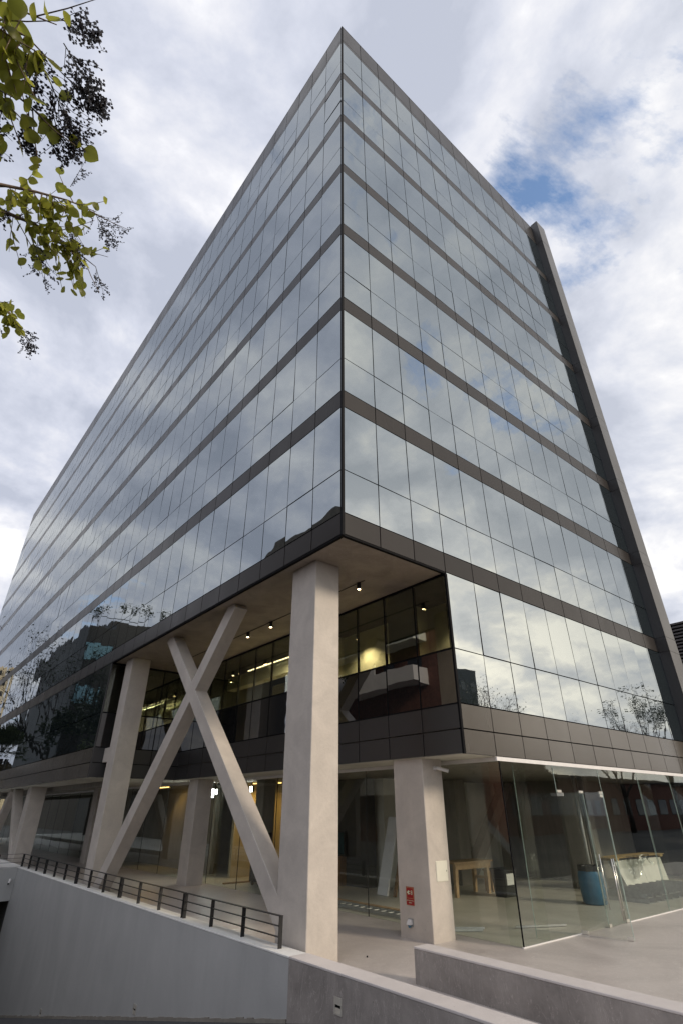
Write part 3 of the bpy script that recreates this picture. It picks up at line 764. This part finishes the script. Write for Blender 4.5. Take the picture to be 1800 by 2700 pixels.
for k in range(28): ln_.v.append((bx_ + 0.2 * math.cos(2 * math.pi * k / 28), by_ + 0.2 * math.sin(2 * math.pi * k / 28), G + 0.95 + rnd.uniform(-.05, .08)))
for r_ in range(2):
    for k in range(28):
        a, b = r_ * 28 + k, r_ * 28 + (k + 1) % 28; ln_.f.append((a, b, b + 28, a + 28))
ln_.f.append(tuple(56 + k for k in range(28)))
obj('liner', ln_.mesh('liner'), 'bin', t)
# work table
t = thing('work_table', 'rough timber work table inside the storefront, left of the black bin', 'table', (10.6, 5.9, G))
boxo('tabletop', 'wood', t, 9.4, 11.5, 5.55, 6.35, G + 0.93, G + 0.98)
boxo('apron', 'wood', t, 9.5, 11.4, 5.60, 5.64, G + 0.76, G + 0.928)
for x in (9.5, 11.2):
    for y in (5.62, 6.2):
        me = MB().hexa([(x - .02, y, G + .007), (x + .10, y, G + .007), (x + .10, y + .10, G + .007), (x - .02, y + .10, G + .007), (x, y, G + .925), (x + .16, y, G + .925), (x + .16, y + .10, G + .925), (x, y + .10, G + .925)]).mesh('leg')
        obj('leg', me, 'wood', t)
boxo('stretcher', 'wood', t, 11.24, 11.32, 5.725, 6.195, G + 0.42, G + 0.50)
t = thing('stool', 'low timber stool beside the work table', 'stool', (11.75, 5.9, G))
boxo('seat', 'wood', t, 11.55, 12.0, 5.7, 6.1, G + 0.62, G + 0.67)
for x in (11.58, 11.9):
    for y in (5.73, 6.02): boxo('leg', 'wood', t, x, x + .06, y, y + .06, G + .007, G + .619)
t = thing('black_bin', 'tall black plastic bin with a white paper notice', 'bin', (11.0, 4.8, G))
me = MB().hexa([(10.78, 4.6, G + .007), (11.28, 4.6, G + .007), (11.28, 5.05, G + .007), (10.78, 5.05, G + .007), (10.70, 4.55, G + .72), (11.36, 4.55, G + .72), (11.36, 5.1, G + .72), (10.70, 5.1, G + .72)]).mesh('body')
obj('body', me, 'bin', t)
boxo('lid', 'bin', t, 10.67, 11.39, 4.52, 5.13, G + .722, G + .79, 0.015)
obj('notice', MB().hexa([(10.83, 4.558, G + .34), (11.20, 4.558, G + .34), (11.20, 4.563, G + .34), (10.83, 4.563, G + .34), (10.80, 4.536, G + .66), (11.21, 4.536, G + .66), (11.21, 4.541, G + .66), (10.80, 4.541, G + .66)]).mesh('notice'), 'paper', t)
# stack of boards on pallet with film
t = thing('board_stack', 'white plasterboard sheets leaning under a timber pallet, draped with clear film', 'building boards', (17.5, 3.2, G))
for k in range(5):
    y = 3.0 + k * 0.10
    me = MB().hexa([(15.9 + .08 * k, y, G + .007), (17.55, y, G + .007), (17.55, y + .03, G + .007), (15.9 + .08 * k, y + .03, G + .007), (15.5 + .08 * k, y + .12, G + .88), (17.5, y + .12, G + .88), (17.5, y + .15, G + .88), (15.5 + .08 * k, y + .15, G + .88)]).mesh('sheet')
    obj('sheet', me, 'board', t)
    me = MB().hexa([(17.57, y, G + .007), (19.35, y, G + .007), (19.35, y + .03, G + .007), (17.57, y + .03, G + .007), (17.52, y + .12, G + .86), (19.3, y + .12, G + .86), (19.3, y + .15, G + .86), (17.52, y + .15, G + .86)]).mesh('sheet')
    obj('sheet', me, 'board', t)
for k in range(5): boxo('pallet_slat', 'pallet', t, 15.4, 19.6, 3.05 + .17 * k, 3.18 + .17 * k, G + .96, G + .985)
for x in (15.5, 17.3, 19.2): boxo('pallet_block', 'pallet', t, x, x + .25, 3.06, 3.86, G + .885, G + .958)
fm = MB(); nx, nz = 12, 10
for i in range(nx + 1):
    for k in range(nz + 1):
        x = 16.0 + 1.9 * i / nx; z = G + 1.03 - 0.75 * (k / nz) * (0.6 + 0.4 * math.sin(i * .5))
        fm.v.append((x + 0.05 * math.sin(k), 2.93 - 0.10 * (k / nz) * abs(math.sin(i * 1.7)) - 0.03 * math.sin(i * 2.3 + k * .7), z))
for i in range(nx):
    for k in range(nz): a = i * (nz + 1) + k; fm.f.append((a, a + 1, a + nz + 2, a + nz + 1))
obj('film', fm.mesh('film', True), 'plastic', t)
# bundle of metal studs
t = thing('stud_bundle', 'flat stack of galvanised steel studs on the floor behind the storefront', 'steel studs', (15, 1.6, G))
for r_ in range(2):
    for k in range(9):
        x = 13.0 + 0.52 * k + 0.15 * r_; y0 = 0.95 + 0.1 * r_ + rnd.uniform(0, .06); z = G + .008 + 0.12 * r_
        mb = MB(); mb.box(x, x + .40, y0, y0 + 1.5, z, z + .010); mb.box(x, x + .012, y0, y0 + 1.5, z + .011, z + .11); mb.box(x + .388, x + .40, y0, y0 + 1.5, z + .011, z + .11)
        obj('stud', mb.mesh('stud'), 'galv', t)
for nm_, lb, a, b, r_ in (('metal_profile', 'thin dark metal strip on the floor behind the corner glass', (6.55, 1.35), (7.75, 0.72), .03),
                          ('metal_tube', 'short grey metal tube on the floor beside the entrance column', (5.05, 2.05), (5.62, 1.62), .035),
                          ('metal_angle', 'second short metal offcut lying behind the tube', (5.2, 2.3), (5.85, 1.75), .03),
                          ('steel_bar', 'long dark bar on the floor at the far right of the storefront', (14.7, 0.55), (18.5, 0.7), .025)):
    a, b = Vector((*a, G + .04)), Vector((*b, G + .04))
    tag(obj(nm_, MB().tube([a, b], r_, 4).mesh(nm_), 'galv' if r_ > .026 else 'bin'), lb, 'metal offcut')
# ladder on the floor, frames and boards leaning near the big column
t = thing('ladder', 'aluminium ladder lying on the floor inside the glass right of the big column', 'ladder', (5.5, 6, G))
for x in (5.25, 5.65): boxo('rail', 'galv', t, x, x + .03, 3.2, 8.6, G + .02, G + .10)
for k in range(17): obj('rung', MB().tube([(5.281, 3.45 + .3 * k, G + .06), (5.649, 3.45 + .3 * k, G + .06)], .018, 8).mesh('rung'), 'galv', t)
tag(boxo('timber_plank', 'wood', None, 6.0, 6.18, 3.4, 8.0, G + .007, G + .06), 'long timber plank on the floor behind the ladder', 'plank')
t = thing('window_unit', 'two-pane dark framed window leaning inside right of the big column', 'window frame', (9.2, 11.5, G))
fr = MB()
for y0, y1, z0, z1 in ((10.35, 11.75, .95, 1.0), (10.35, 11.75, 1.75, 1.8), (10.35, 10.41, 1.0, 1.75), (11.02, 11.08, 1.0, 1.75), (11.69, 11.75, 1.0, 1.75)): fr.box(8.62, 8.68, y0, y1, G + z0, G + z1)
obj('frame', fr.mesh('frame'), 'bin', t)
for y0, y1 in ((10.412, 11.018), (11.082, 11.688)): boxo('pane', 'bluewin', t, 8.645, 8.655, y0, y1, G + 1.001, G + 1.749)
t = thing('carton', 'brown carton with orange capital lettering under the leaning window', 'carton', (8.6, 11.2, G))
boxo('body', 'carton', t, 8.5, 9.0, 10.5, 11.9, G + .008, G + .93)
text('lettering', 'URO', 0.34, (8.498, 11.05, G + .68), FACE_L, 'cartonprint', t)
text('lettering', 'LTS', 0.34, (8.498, 11.05, G + .28), FACE_L, 'cartonprint', t)
for k, (y, w) in enumerate(((7.4, .5), (7.0, .12), (6.6, .16))):
    me = MB().hexa([(8.0, y, G + .007), (8.06, y, G + .007), (8.06, y + w, G + .007), (8.0, y + w, G + .007), (8.5, y - .2, G + 2.3), (8.56, y - .2, G + 2.3), (8.56, y + w - .2, G + 2.3), (8.5, y + w - .2, G + 2.3)]).mesh('leaning_board')
    tag(obj('leaning_board', me, ('paper', 'carton', 'wood')[k]), ('pale wide board leaning inside behind the entrance column', 'narrow brown board leaning next to the pale one', 'timber batten leaning farthest right of the leaning boards')[k], 'board', 'boards leaning indoors')
t = thing('tool_cart', 'dark tall tool cart inside behind the long brace', 'cart', (6.2, 13.0, G))
boxo('cabinet', 'bin', t, 5.9, 6.4, 12.2, 12.85, G + .15, G + 1.75)
boxo('shelf', 'galv', t, 5.88, 6.42, 12.18, 12.87, G + 1.15, G + 1.17)
for y in (12.25, 12.75): obj('wheel', MB().tube([(5.98, y, G + .08), (6.02, y, G + .08)], .07, 14).mesh('wheel'), 'bin', t)
tag(boxo('timber_batten', 'wood', None, 5.3, 6.9, 13.7, 13.82, G + .007, G + .06), 'timber batten on the floor inside, left of the long brace foot', 'batten')

# ================================================================== NEIGHBOURS (seen directly or mirrored in the glass)
t = thing('louvred_building', 'building clad in grey horizontal louvres at the right edge', 'building', (26, 0, ZS))
boxo('wall', 'joint', t, 22.15, 32, 0.25, 8.0, ZS, 2.55)
for k in range(26): boxo('slat', 'slat', t, 22.0, 22.14, 0.2, 8.1, 2.5 - 0.16 * k - 0.075, 2.5 - 0.16 * k)

def windows(t, wall_x, ys_, zs_, w, h, m='window', proud=0.03, face='x'):
    for y in ys_:
        for z in zs_:
            if face == 'x':
                f_ = boxo('window', 'bin', t, wall_x - 0.02, wall_x + proud, y - w / 2, y + w / 2, z - h / 2, z + h / 2)
                boxo('pane', m, f_, wall_x + proud + 0.001, wall_x + proud + 0.012, y - w / 2 + .06, y + w / 2 - .06, z - h / 2 + .06, z + h / 2 - .06)
            else:
                f_ = boxo('window', 'bin', t, y - w / 2, y + w / 2, wall_x - proud, wall_x + 0.02, z - h / 2, z + h / 2)
                boxo('pane', m, f_, y - w / 2 + .06, y + w / 2 - .06, wall_x - proud - 0.012, wall_x - proud - 0.001, z - h / 2 + .06, z + h / 2 - .06)
# brick apartment house with white balconies across the street
t = thing('apartment_house', 'brick apartment house with white balconies, mirrored in the notch glazing', 'apartment house', (-27, 34, ZS))
boxo('wall', 'brick', t, -38, -23.6, 23.5, 47, ZS, 19.6)
rf = MB().prism([Vector((-23.2, 25.5, 19.62)), Vector((-23.2, 26.8, 21.2)), Vector((-23.2, 29.7, 22.9)), Vector((-23.2, 32.2, 22.4)), Vector((-23.2, 41.6, 22.9)), Vector((-23.2, 42.4, 22.0)), Vector((-23.2, 45.6, 20.1)), Vector((-23.2, 45.8, 19.62))], (-12, 0, 0))
obj('roof', rf.mesh('roof'), 'brickgrey', t)
for z in (-4.2, -0.6, 3.0 + 1.7, 8.65, 12.3, 15.9):
    b_ = MB(); b_.box(-23.59, -21.6, 24.9, 39.0, z - .18, z); b_.box(-21.72, -21.6, 24.9, 39.0, z + .001, z + 1.25)
    b_.box(-23.59, -21.721, 24.9, 25.02, z + .001, z + 1.25); b_.box(-23.59, -21.721, 38.88, 39.0, z + .001, z + 1.25)
    if z > 4: b_.box(-21.72, -21.6, 30.2, 39.0, z + 1.251, z + 2.1)
    obj('balcony', b_.mesh('balcony'), 'bwhite', t)
windows(t, -23.6, (26.5, 30, 33.5, 37, 41, 44.5), (-2.9, .9, 6.2, 10.2, 13.9, 17.5), 1.7, 1.9)
boxo('chimney', 'brick', t, -26, -25.2, 48.2, 49.2, 17, 20.6)
# charcoal block with roof planters further down the street
t = thing('charcoal_block', 'dark cladded block with sky-blue windows and roof planting, mirrored at the left', 'building', (-20, 66, ZS))
boxo('wall', 'charcoal', t, -31, -9.0, 60, 84, ZS, 14.3)
boxo('roof_edge', 'charcoal', t, -31, -11.6, 60.2, 84, 14.301, 15.4)
windows(t, 60.0, (-10.4, -14.6), (11.2, 6.2), 2.6, 2.1, 'bluewin', .04, 'y')
windows(t, 60.0, (-18.5, -22.5), (11.2, 6.2, 1.6), 2.2, 1.8, 'bluewin', .04, 'y')
pts = [(-9.1, 60.1, 14.3), (-9.1, 60.1, 15.5), (-16, 60.1, 15.9)]
obj('roof_rail', MB().tube(pts, .05, 6).mesh('roof_rail'), 'bin', t)
for lb, x, y, z0, z1, w in (('pale beige tower far down the street, mirrored at the left edge', -11, 190, ZS, 34, 9), ('twin beige tower blocks on the horizon mirrored low at the left', -22, 260, ZS, 16, 9), ):
    t = thing('beige_tower', lb, 'tower block', (x, y, ZS), 'beige tower blocks')
    boxo('wall', 'beige', t, x - w, x, y, y + 12, z0, z1)
    for k in range(int((z1 - z0) / 3.2)):
        windows(t, y, [x - w + 1.4 + 2.2 * q for q in range(4)], [z0 + 2 + 3.2 * k], 1.3, 1.5, 'window', .05, 'y')
# low brick terrace and a slab block across the front street
t = thing('brick_row', 'long low brick building across the front street, mirrored in the storefront', 'building', (30, -36, ZS))
boxo('wall', 'brick', t, 4, 146, -44, -34, ZS, -1.9)
boxo('roof', 'brickgrey', t, 3.6, 146.4, -44.4, -33.6, -1.899, -1.4)
for k in range(34):
    f_ = boxo('window', 'bin', t, 6 + 4 * k, 8.2 + 4 * k, -33.98, -33.94, -6.2, -4.0); boxo('pane', 'window', f_, 6.1 + 4 * k, 8.1 + 4 * k, -33.939, -33.93, -6.1, -4.1)
t = thing('slab_block', 'dark narrow slab block mirrored at the left end of the right second storey', 'building', (58, -50, ZS))
boxo('wall', 'charcoal', t, 52, 63, -56, -44.6, ZS, 13.1)
for x in (53.5, 56.5, 59.5, 62):
    for z in (0, 3.5, 7, 10.5):
        f_ = boxo('window', 'bin', t, x - .6, x + .6, -44.62, -44.56, z - .8, z + .8); boxo('pane', 'window', f_, x - .5, x + .5, -44.559, -44.55, z - .7, z + .7)

tag(boxo('sky_screen_wall', 'brickgrey', None, -9.8, -9.4, 22, 140, ZS, -2.0), 'long dark added wall across the ramp, hiding low sky from the far ground floor glass', 'wall')  # added out of view to block bright sky reflected in the far storefront
# ------------------------------------------------------------------ trees
def grow(mb, p, d, length, rad, depth, tips, rg, spread=0.55, up=0.15, sides=5):
    n = 4; pts = [Vector(p)]; d = Vector(d).normalized(); rads = [rad]
    for i in range(n):
        d = (d + Vector((rg.gauss(0, .11), rg.gauss(0, .11), rg.gauss(up * .3, .07)))).normalized()
        pts.append(pts[-1] + d * length / n); rads.append(rad * (1 - 0.42 * (i + 1) / n))
    mb.tube(pts, rads, sides if depth > 2 else (4 if depth > 1 else 3), False)
    if depth == 0: tips.append((pts[-1], d)); return
    k = rg.choice((2, 3, 3)) if depth > 1 else 3
    for i in range(k):
        s = pts[-1] if i == 0 else pts[rg.choice((2, 3, 4))]
        a = d.orthogonal().normalized(); a.rotate(Matrix.Rotation(rg.uniform(0, 6.28), 3, d))
        nd = (d + a * spread * rg.uniform(.6, 1.3) + Vector((0, 0, up))).normalized()
        grow(mb, s, nd, length * rg.uniform(.62, .82), rads[-1] * (.92 if i == 0 else .78), depth - 1, tips, rg, spread, up, sides)
def tree(name, label, x, y, z0, h, seed, depth=5, leaf='leafdark', leaves=0, lsize=.25, group=None, spread=.55, lean=(0, 0, 1)):
    rg = random.Random(seed); t = thing(name, label, 'tree', (x, y, z0), group)
    trunk = MB(); crown = MB(); tips = []
    p0 = Vector((x, y, z0 - .1)); d = Vector(lean).normalized(); p1 = p0 + d * h * .28
    trunk.tube([p0, (p0 + p1) / 2, p1], [h * .022, h * .017, h * .014], 9)
    for i in range(4):
        a = i * 1.57 + rg.uniform(-.4, .4)
        grow(crown, p1, (math.cos(a) * spread, math.sin(a) * spread, 1), h * .22, h * .012, depth, tips, rg, spread)
    obj('trunk', trunk.mesh('trunk', True), 'barkdark', t)
    obj('crown', crown.mesh('crown'), 'barkdark', t)
    if leaves:
        lv = MB()
        for k in range(leaves):
            q, dd = rg.choice(tips); c = q + Vector((rg.gauss(0, .35), rg.gauss(0, .35), rg.gauss(0, .3)))
            u = Vector((rg.gauss(0, 1), rg.gauss(0, 1), rg.gauss(0, 1))).normalized(); w = u.orthogonal().normalized()
            s = lsize * rg.uniform(.6, 1.2); lv.quad(c - u * s, c + w * s * .5, c + u * s, c - w * s * .5)
        stuff(obj('foliage', lv.mesh('foliage'), leaf, t))
    return t
fg = 'street trees mirrored in the facade'
tree('bare_tree', 'bare street tree mirrored at the left of the right second storey glass', 45.0, -30, ZS, 17.5, 11, 5, 'leafdark', 700, .10, fg)
tree('bare_tree', 'second bare street tree mirrored in the right second storey glass', 50.0, -30.5, ZS, 16.5, 12, 5, 'leafdark', 600, .10, fg)
tree('bare_tree', 'small thin tree mirrored low in the middle of the right second storey', 75.0, -30, ZS, 15.5, 13, 5, 'leafdark', 300, .08, fg, .5)
tree('slim_tree', 'tall loose-leaved tree mirrored beside the fin', 91.5, -30, ZS, 20.5, 14, 5, 'leafdark', 2200, .15, fg, .26)
tree('shade_tree', 'leafy street tree mirrored darkly in the left part of the storefront', 16, -29, ZS, 9, 15, 4, 'leafdark', 3500, .22, fg)
tree('shade_tree', 'leafy street tree mirrored darkly in the right part of the storefront', 34, -29, ZS, 9.5, 16, 4, 'leafdark', 3500, .22, fg)
tree('shade_tree', 'leafy street tree mirrored darkly between the entrance doors', 25, -29.5, ZS, 9.2, 21, 4, 'leafdark', 3500, .22, fg)
tree('shade_tree', 'leafy street tree mirrored darkly at the far right of the storefront', 47, -28, ZS, 8.6, 22, 4, 'leafdark', 3500, .22, fg)
tree('street_tree', 'branching half-bare tree in front of the charcoal block, mirrored at the left', -7.2, 54, ZS, 20, 17, 6, 'leafdark', 1800, .12, fg, .5)
tree('evergreen_tree', 'dense dark evergreen mirrored in the left second storey glass', -11.5, 50, ZS, 15, 18, 5, 'leafdark', 16000, .20, fg, .6)
tree('evergreen_tree', 'bushy green tree mirrored next to the far column', -13.5, 46, ZS, 11, 19, 5, 'palm', 12000, .18, fg, .6)
for k, (x, lb) in enumerate(((-10.2, 'left'), (-13.4, 'middle'), (-16.5, 'right'))):
    tree('roof_shrub', 'small shrub in the %s roof planter of the charcoal block' % lb, x, 61, 15.3 if x < -11.6 else 14.3, 3.4, 30 + k, 4, 'leafdark', 220, .16, 'roof shrubs')
tree('oleander_shrub', 'slender leafy shrub on the balcony mirrored in the notch glazing', -21.0, 33.0, 3.0, 4.0, 41, 4, 'leafdark', 500, .15, None, .3)

# palm
t = thing('palm_tree', 'fan palm with dry skirt, mirrored at the left edge of the facade', 'palm', (-3.9, 60, ZS))
obj('trunk', MB().tube([(-3.9, 60, ZS - .1), (-3.85, 60, -5), (-3.9, 60, -1)], [.35, .28, .28], 12).mesh('trunk', True), 'barkdark', t)
def fronds(n, zc0, m, seed, lo, hi, ln):
    rg = random.Random(seed); mb = MB()
    for k in range(n):
        az = rg.uniform(0, 6.28); el = R(rg.uniform(lo, hi)); L = ln * rg.uniform(.8, 1.15); c = Vector((-3.9, 60, zc0))
        d = Vector((math.cos(az) * math.cos(el), math.sin(az) * math.cos(el), math.sin(el))); e = c + d * L * .55
        sv = d.cross(Vector((0, 0, 1))).normalized(); up_ = sv.cross(d)
        mb.tube([c, e], .02, 4, False)
        for q in range(15):
            a = (q - 7) / 7 * 1.5; dd = d * math.cos(a) + sv * math.sin(a) + up_ * .15
            tip = e + dd * L * .5 + Vector((0, 0, -.12 * L * abs(a))); w = sv * .08 * math.cos(a) + d * .08 * abs(math.sin(a))
            mb.quad(e, e + dd * L * .28 - w, tip, e + dd * L * .28 + w)
    return mb
stuff(obj('crown', fronds(60, -0.4, 'palm', 5, -15, 80, 3.0).mesh('crown'), 'palm', t))
stuff(obj('dry_skirt', fronds(60, -1.0, 'drypalm', 6, -85, -30, 2.5).mesh('dry_skirt'), 'drypalm', t))

# ------------------------------------------------------------------ privet branches hanging into the picture from the left
PT_ = thing('privet_tree', 'privet tree reaching in from the left with round yellow-green leaves and dark berries', 'tree', (-9.6, -5.9, ZS))
rg = random.Random(23)
trunk = MB().tube([(-9.6, -5.9, ZS - .1), (-9.5, -5.95, -6.5), (-9.3, -6.1, -5.0), (-9.0, -6.3, -4.1), (-8.7, -6.3, -3.2)], [.13, .11, .09, .07, .045], 12)
trunk.tube([(-9.0, -6.3, -4.1), (-8.6, -6.8, -3.75), (-8.0, -7.15, -3.62)], [.06, .04, .025], 8)
trunk.tube([(-8.7, -6.3, -3.2), (-8.3, -6.05, -2.95), (-7.8, -5.9, -2.85)], [.045, .032, .022], 8)
obj('trunk', trunk.mesh('trunk', True), 'bark', PT_)
spines = [  # polyline, start radius, leaves, berry panicles at (t, size, count)
    ([(-8.0, -7.15, -3.62), (-7.55, -7.27, -3.58), (-7.33, -7.3, -3.55), (-7.25, -7.35, -3.51), (-7.13, -7.38, -3.48)], .010, 50, .050),
    ([(-8.0, -7.15, -3.62), (-7.5, -7.27, -3.56), (-7.33, -7.29, -3.55), (-7.27, -7.30, -3.54), (-7.19, -7.31, -3.52), (-7.08, -7.28, -3.52)], .009, 68, .050),
    ([(-8.0, -7.15, -3.62), (-7.6, -7.16, -3.63), (-7.29, -7.16, -3.62), (-7.2, -7.17, -3.6), (-7.12, -7.16, -3.6), (-7.05, -7.14, -3.61)], .008, 56, .050),
    ([(-7.8, -5.9, -2.85), (-7.35, -6.03, -2.70), (-7.2, -6.07, -2.65), (-7.05, -6.11, -2.62), (-6.90, -6.13, -2.60)], .012, 104, .055),
    ([(-7.8, -5.9, -2.85), (-7.32, -5.94, -2.78), (-7.15, -5.95, -2.75), (-6.98, -5.94, -2.75), (-6.80, -5.92, -2.78)], .014, 140, .055),
    ([(-7.8, -5.9, -2.85), (-7.35, -5.68, -3.02), (-7.2, -5.65, -3.04), (-7.13, -5.63, -3.05), (-7.04, -5.59, -3.09)], .008, 60, .052),
]
SH = Vector((0.77, -0.63, 0)) * -0.085
spines = [([Vector(q) + SH if si_ < 3 and q[0] > -7.4 else (Vector(q) + Vector((.02, .03, -.07)) if si_ == 5 and q[0] > -7.4 else Vector(q)) for q in a_], *r_) for si_, (a_, *r_) in enumerate(spines)]
lm = []
for q in range(4):                     # four bent leaf shapes
    m = MB(); nl = 7; fold = (.10, .22, .34, .16)[q]; curl = (.10, -.25, .30, .5)[q]
    for i in range(nl):
        u = i / (nl - 1); w = .36 * (math.sin(math.pi * min(1, u * 1.02) ** .8) ** .75) if 0 < i < nl - 1 else 0.0
        zb_ = curl * (u - .5) ** 2 - curl * .25
        for s_ in (-1, 0, 1): m.v.append((w * s_, u, zb_ + abs(s_) * w * fold * 1.6))
    for i in range(nl - 1):
        a = i * 3; m.f += [(a, a + 1, a + 4, a + 3), (a + 1, a + 2, a + 5, a + 4)]
    me = m.mesh('leaf', True); me.materials.append(M['leaf']); lm.append(me)
def along(pl_, t_):
    n = len(pl_) - 1; f = t_ * n; i = min(int(f), n - 1); return Vector(pl_[i]).lerp(Vector(pl_[i + 1]), f - i)
RIGHT = Vector((math.cos(YAW), -math.sin(YAW), 0)); DOWN = Vector((0.31, 0.38, -0.87))
def panicle(c, d, size, n, rg, mb, st):
    """main stalk, forking side stalks, berries on short stems"""
    d = Vector(d).normalized()
    st.tube([c, c + d * size * .5, c + d * size], [.0022, .0016, .0008], 3, False)
    nb = max(5, n // 11)
    for k in range(nb):
        u = (k + rg.random()) / nb; b = c + d * size * (.05 + .95 * u)
        a = d.orthogonal().normalized(); a.rotate(Matrix.Rotation(rg.uniform(0, 6.28), 3, d))
        e = (d * rg.uniform(.5, 1.0) + a * rg.uniform(.5, 1.0)).normalized(); L = size * .72 * (1.1 - .65 * u) * rg.uniform(.55, 1.1)
        m_ = b + e * L * .55 + Vector((0, 0, -.004)); f = b + (e + a * rg.uniform(-.3, .3)) * L
        st.tube([b, m_, f], [.0013, .001, .0007], 3, False)
        for q in range(max(3, n // nb)):
            w_ = rg.uniform(.25, 1.05); o_ = b.lerp(m_, w_ / .55) if w_ < .55 else m_.lerp(f, (w_ - .55) / .45)
            g_ = o_ + Vector((rg.gauss(0, 1), rg.gauss(0, 1), rg.gauss(-.2, 1))).normalized() * rg.uniform(.005, .013)
            st.tube([o_, g_], .0007, 3, False); s = rg.uniform(.0036, .0055); v0 = len(mb.v)
            for dx, dy, dz in ((s, 0, 0), (-s, 0, 0), (0, s, 0), (0, -s, 0), (0, 0, s * 1.3), (0, 0, -s * 1.3)): mb.v.append(tuple(g_ + Vector((dx, dy, dz))))
            mb.f += [tuple(v0 + i for i in q_) for q_ in ((0, 2, 4), (2, 1, 4), (1, 3, 4), (3, 0, 4), (2, 0, 5), (1, 2, 5), (3, 1, 5), (0, 3, 5))]
n_leaf = 0; more = MB()
for si, (pl_, r0, nl_, ll) in enumerate(spines):
    near = si < 3; twigs = MB()
    twigs.tube(pl_, [r0 * (1 - .85 * i / (len(pl_) - 1)) for i in range(len(pl_))], 7, False)
    nt_ = nl_ // 4 + 2; done = 0
    for k in range(nt_):
        if done >= nl_: break
        t_ = .30 + .70 * (k + rg.random() * .8) / nt_; p = along(pl_, min(t_, 1))
        sp = .26 if near else .30
        if si == 5: sp = .15
        d = RIGHT * rg.uniform(-.1, .45) + DOWN * rg.uniform(-.15, 1.0) + Vector((rg.gauss(0, .18), rg.gauss(0, .18), rg.gauss(0, .12)))
        e = p + d.normalized() * sp * rg.uniform(.4, 1.0); mid = (p + e) / 2 + Vector((0, 0, -.012))
        twigs.tube([p, mid, e], [.0028, .0022, .0012], 4, False)
        for q in range(4 + (k % 2)):
            if done >= nl_: break
            u = .15 + .85 * q / 4; b = p.lerp(mid, u * 2) if u < .5 else mid.lerp(e, u * 2 - 1)
            lme = rg.choice(lm); o = bpy.data.objects.new('leaf', lme) if n_leaf < 300 and (near or done % 2 == 0) else None; L = ll * rg.uniform(.72, 1.18)
            dirv = (d.normalized() * .5 + Vector((rg.gauss(0, .6), rg.gauss(0, .6), rg.gauss(-.55, .45)))).normalized()
            lrot = (dirv.to_track_quat('Y', 'Z').to_matrix() @ Matrix.Rotation(rg.uniform(-1.2, 1.2), 3, 'Y')).to_euler(); lsc = (L * rg.uniform(1.05, 1.5), L, L); done += 1
            if o is not None:
                o.rotation_euler = lrot; o.scale = lsc; o.location = b; link(o, PT_); n_leaf += 1
            else:
                mx_ = Matrix.LocRotScale(b, lrot, lsc); v0 = len(more.v)
                more.v += [tuple(mx_ @ v.co) for v in lme.vertices]; more.f += [tuple(v0 + i for i in p_.vertices) for p_ in lme.polygons]
    obj('branch', twigs.mesh('branch', True), 'bark', PT_)
stuff(obj('foliage', more.mesh('foliage', True), 'leaf', PT_))
pan = [  # berry panicles: base, direction, length, berries
    ((-7.13, -7.40, -3.48), (.75, -.3, -.05), .10, 130), ((-7.10, -7.35, -3.49), (.7, .3, -.25), .16, 230), ((-7.08, -7.28, -3.52), (.8, .1, -.1), .12, 190),
    ((-7.10, -7.24, -3.54), (.6, .5, -.3), .16, 260), ((-7.07, -7.18, -3.58), (.5, .6, -.3), .12, 110), ((-7.13, -7.15, -3.60), (.3, .7, -.4), .11, 110),
    ((-7.26, -7.14, -3.63), (.4, .6, -.4), .15, 170), ((-7.36, -7.22, -3.58), (.3, .6, -.3), .10, 80), ((-7.31, -7.28, -3.57), (.2, .6, -.3), .10, 60),
    ((-7.20, -7.30, -3.53), (.5, .6, -.3), .14, 120), ((-7.34, -7.08, -3.68), (.4, .5, -.4), .14, 90),
    ((-6.92, -6.13, -2.60), (.6, .4, -.2), .17, 170), ((-6.99, -6.03, -2.68), (.4, .4, -.5), .18, 190), ((-6.85, -6.12, -2.60), (.9, -.1, -.05), .12, 30),
    ((-6.80, -5.92, -2.78), (.5, .5, -.4), .13, 60), ((-7.05, -5.88, -2.82), (.2, .5, -.7), .16, 80), ((-7.12, -5.93, -2.80), (.3, .5, -.6), .15, 70),
    ((-7.06, -6.17, -2.58), (.1, -.6, .5), .14, 40), ((-7.06, -5.60, -3.09), (.5, .4, -.3), .13, 120), ((-7.17, -5.60, -3.10), (.1, .6, -.4), .15, 150),
    ((-7.30, -6.0, -2.72), (.1, .3, -.4), .12, 60), ((-7.32, -5.99, -2.74), (-.2, .4, -.4), .13, 110), ((-7.22, -5.2, -3.45), (.3, .4, -.3), .1, 60)]
for c, d, s, n in pan:
    c = Vector(c) + (SH if c[1] < -7.05 else Vector((.02, .03, -.07)) if c[2] < -3.0 else Vector((0, 0, 0)))
    mb, st = MB(), MB(); panicle(Vector(c), d, s * 1.12, int(n * 1.7), rg, mb, st)
    b_ = stuff(obj('berry_cluster', mb.mesh('berry_cluster'), 'berry', PT_)); obj('stalk', st.mesh('stalk'), 'barkdark', b_)
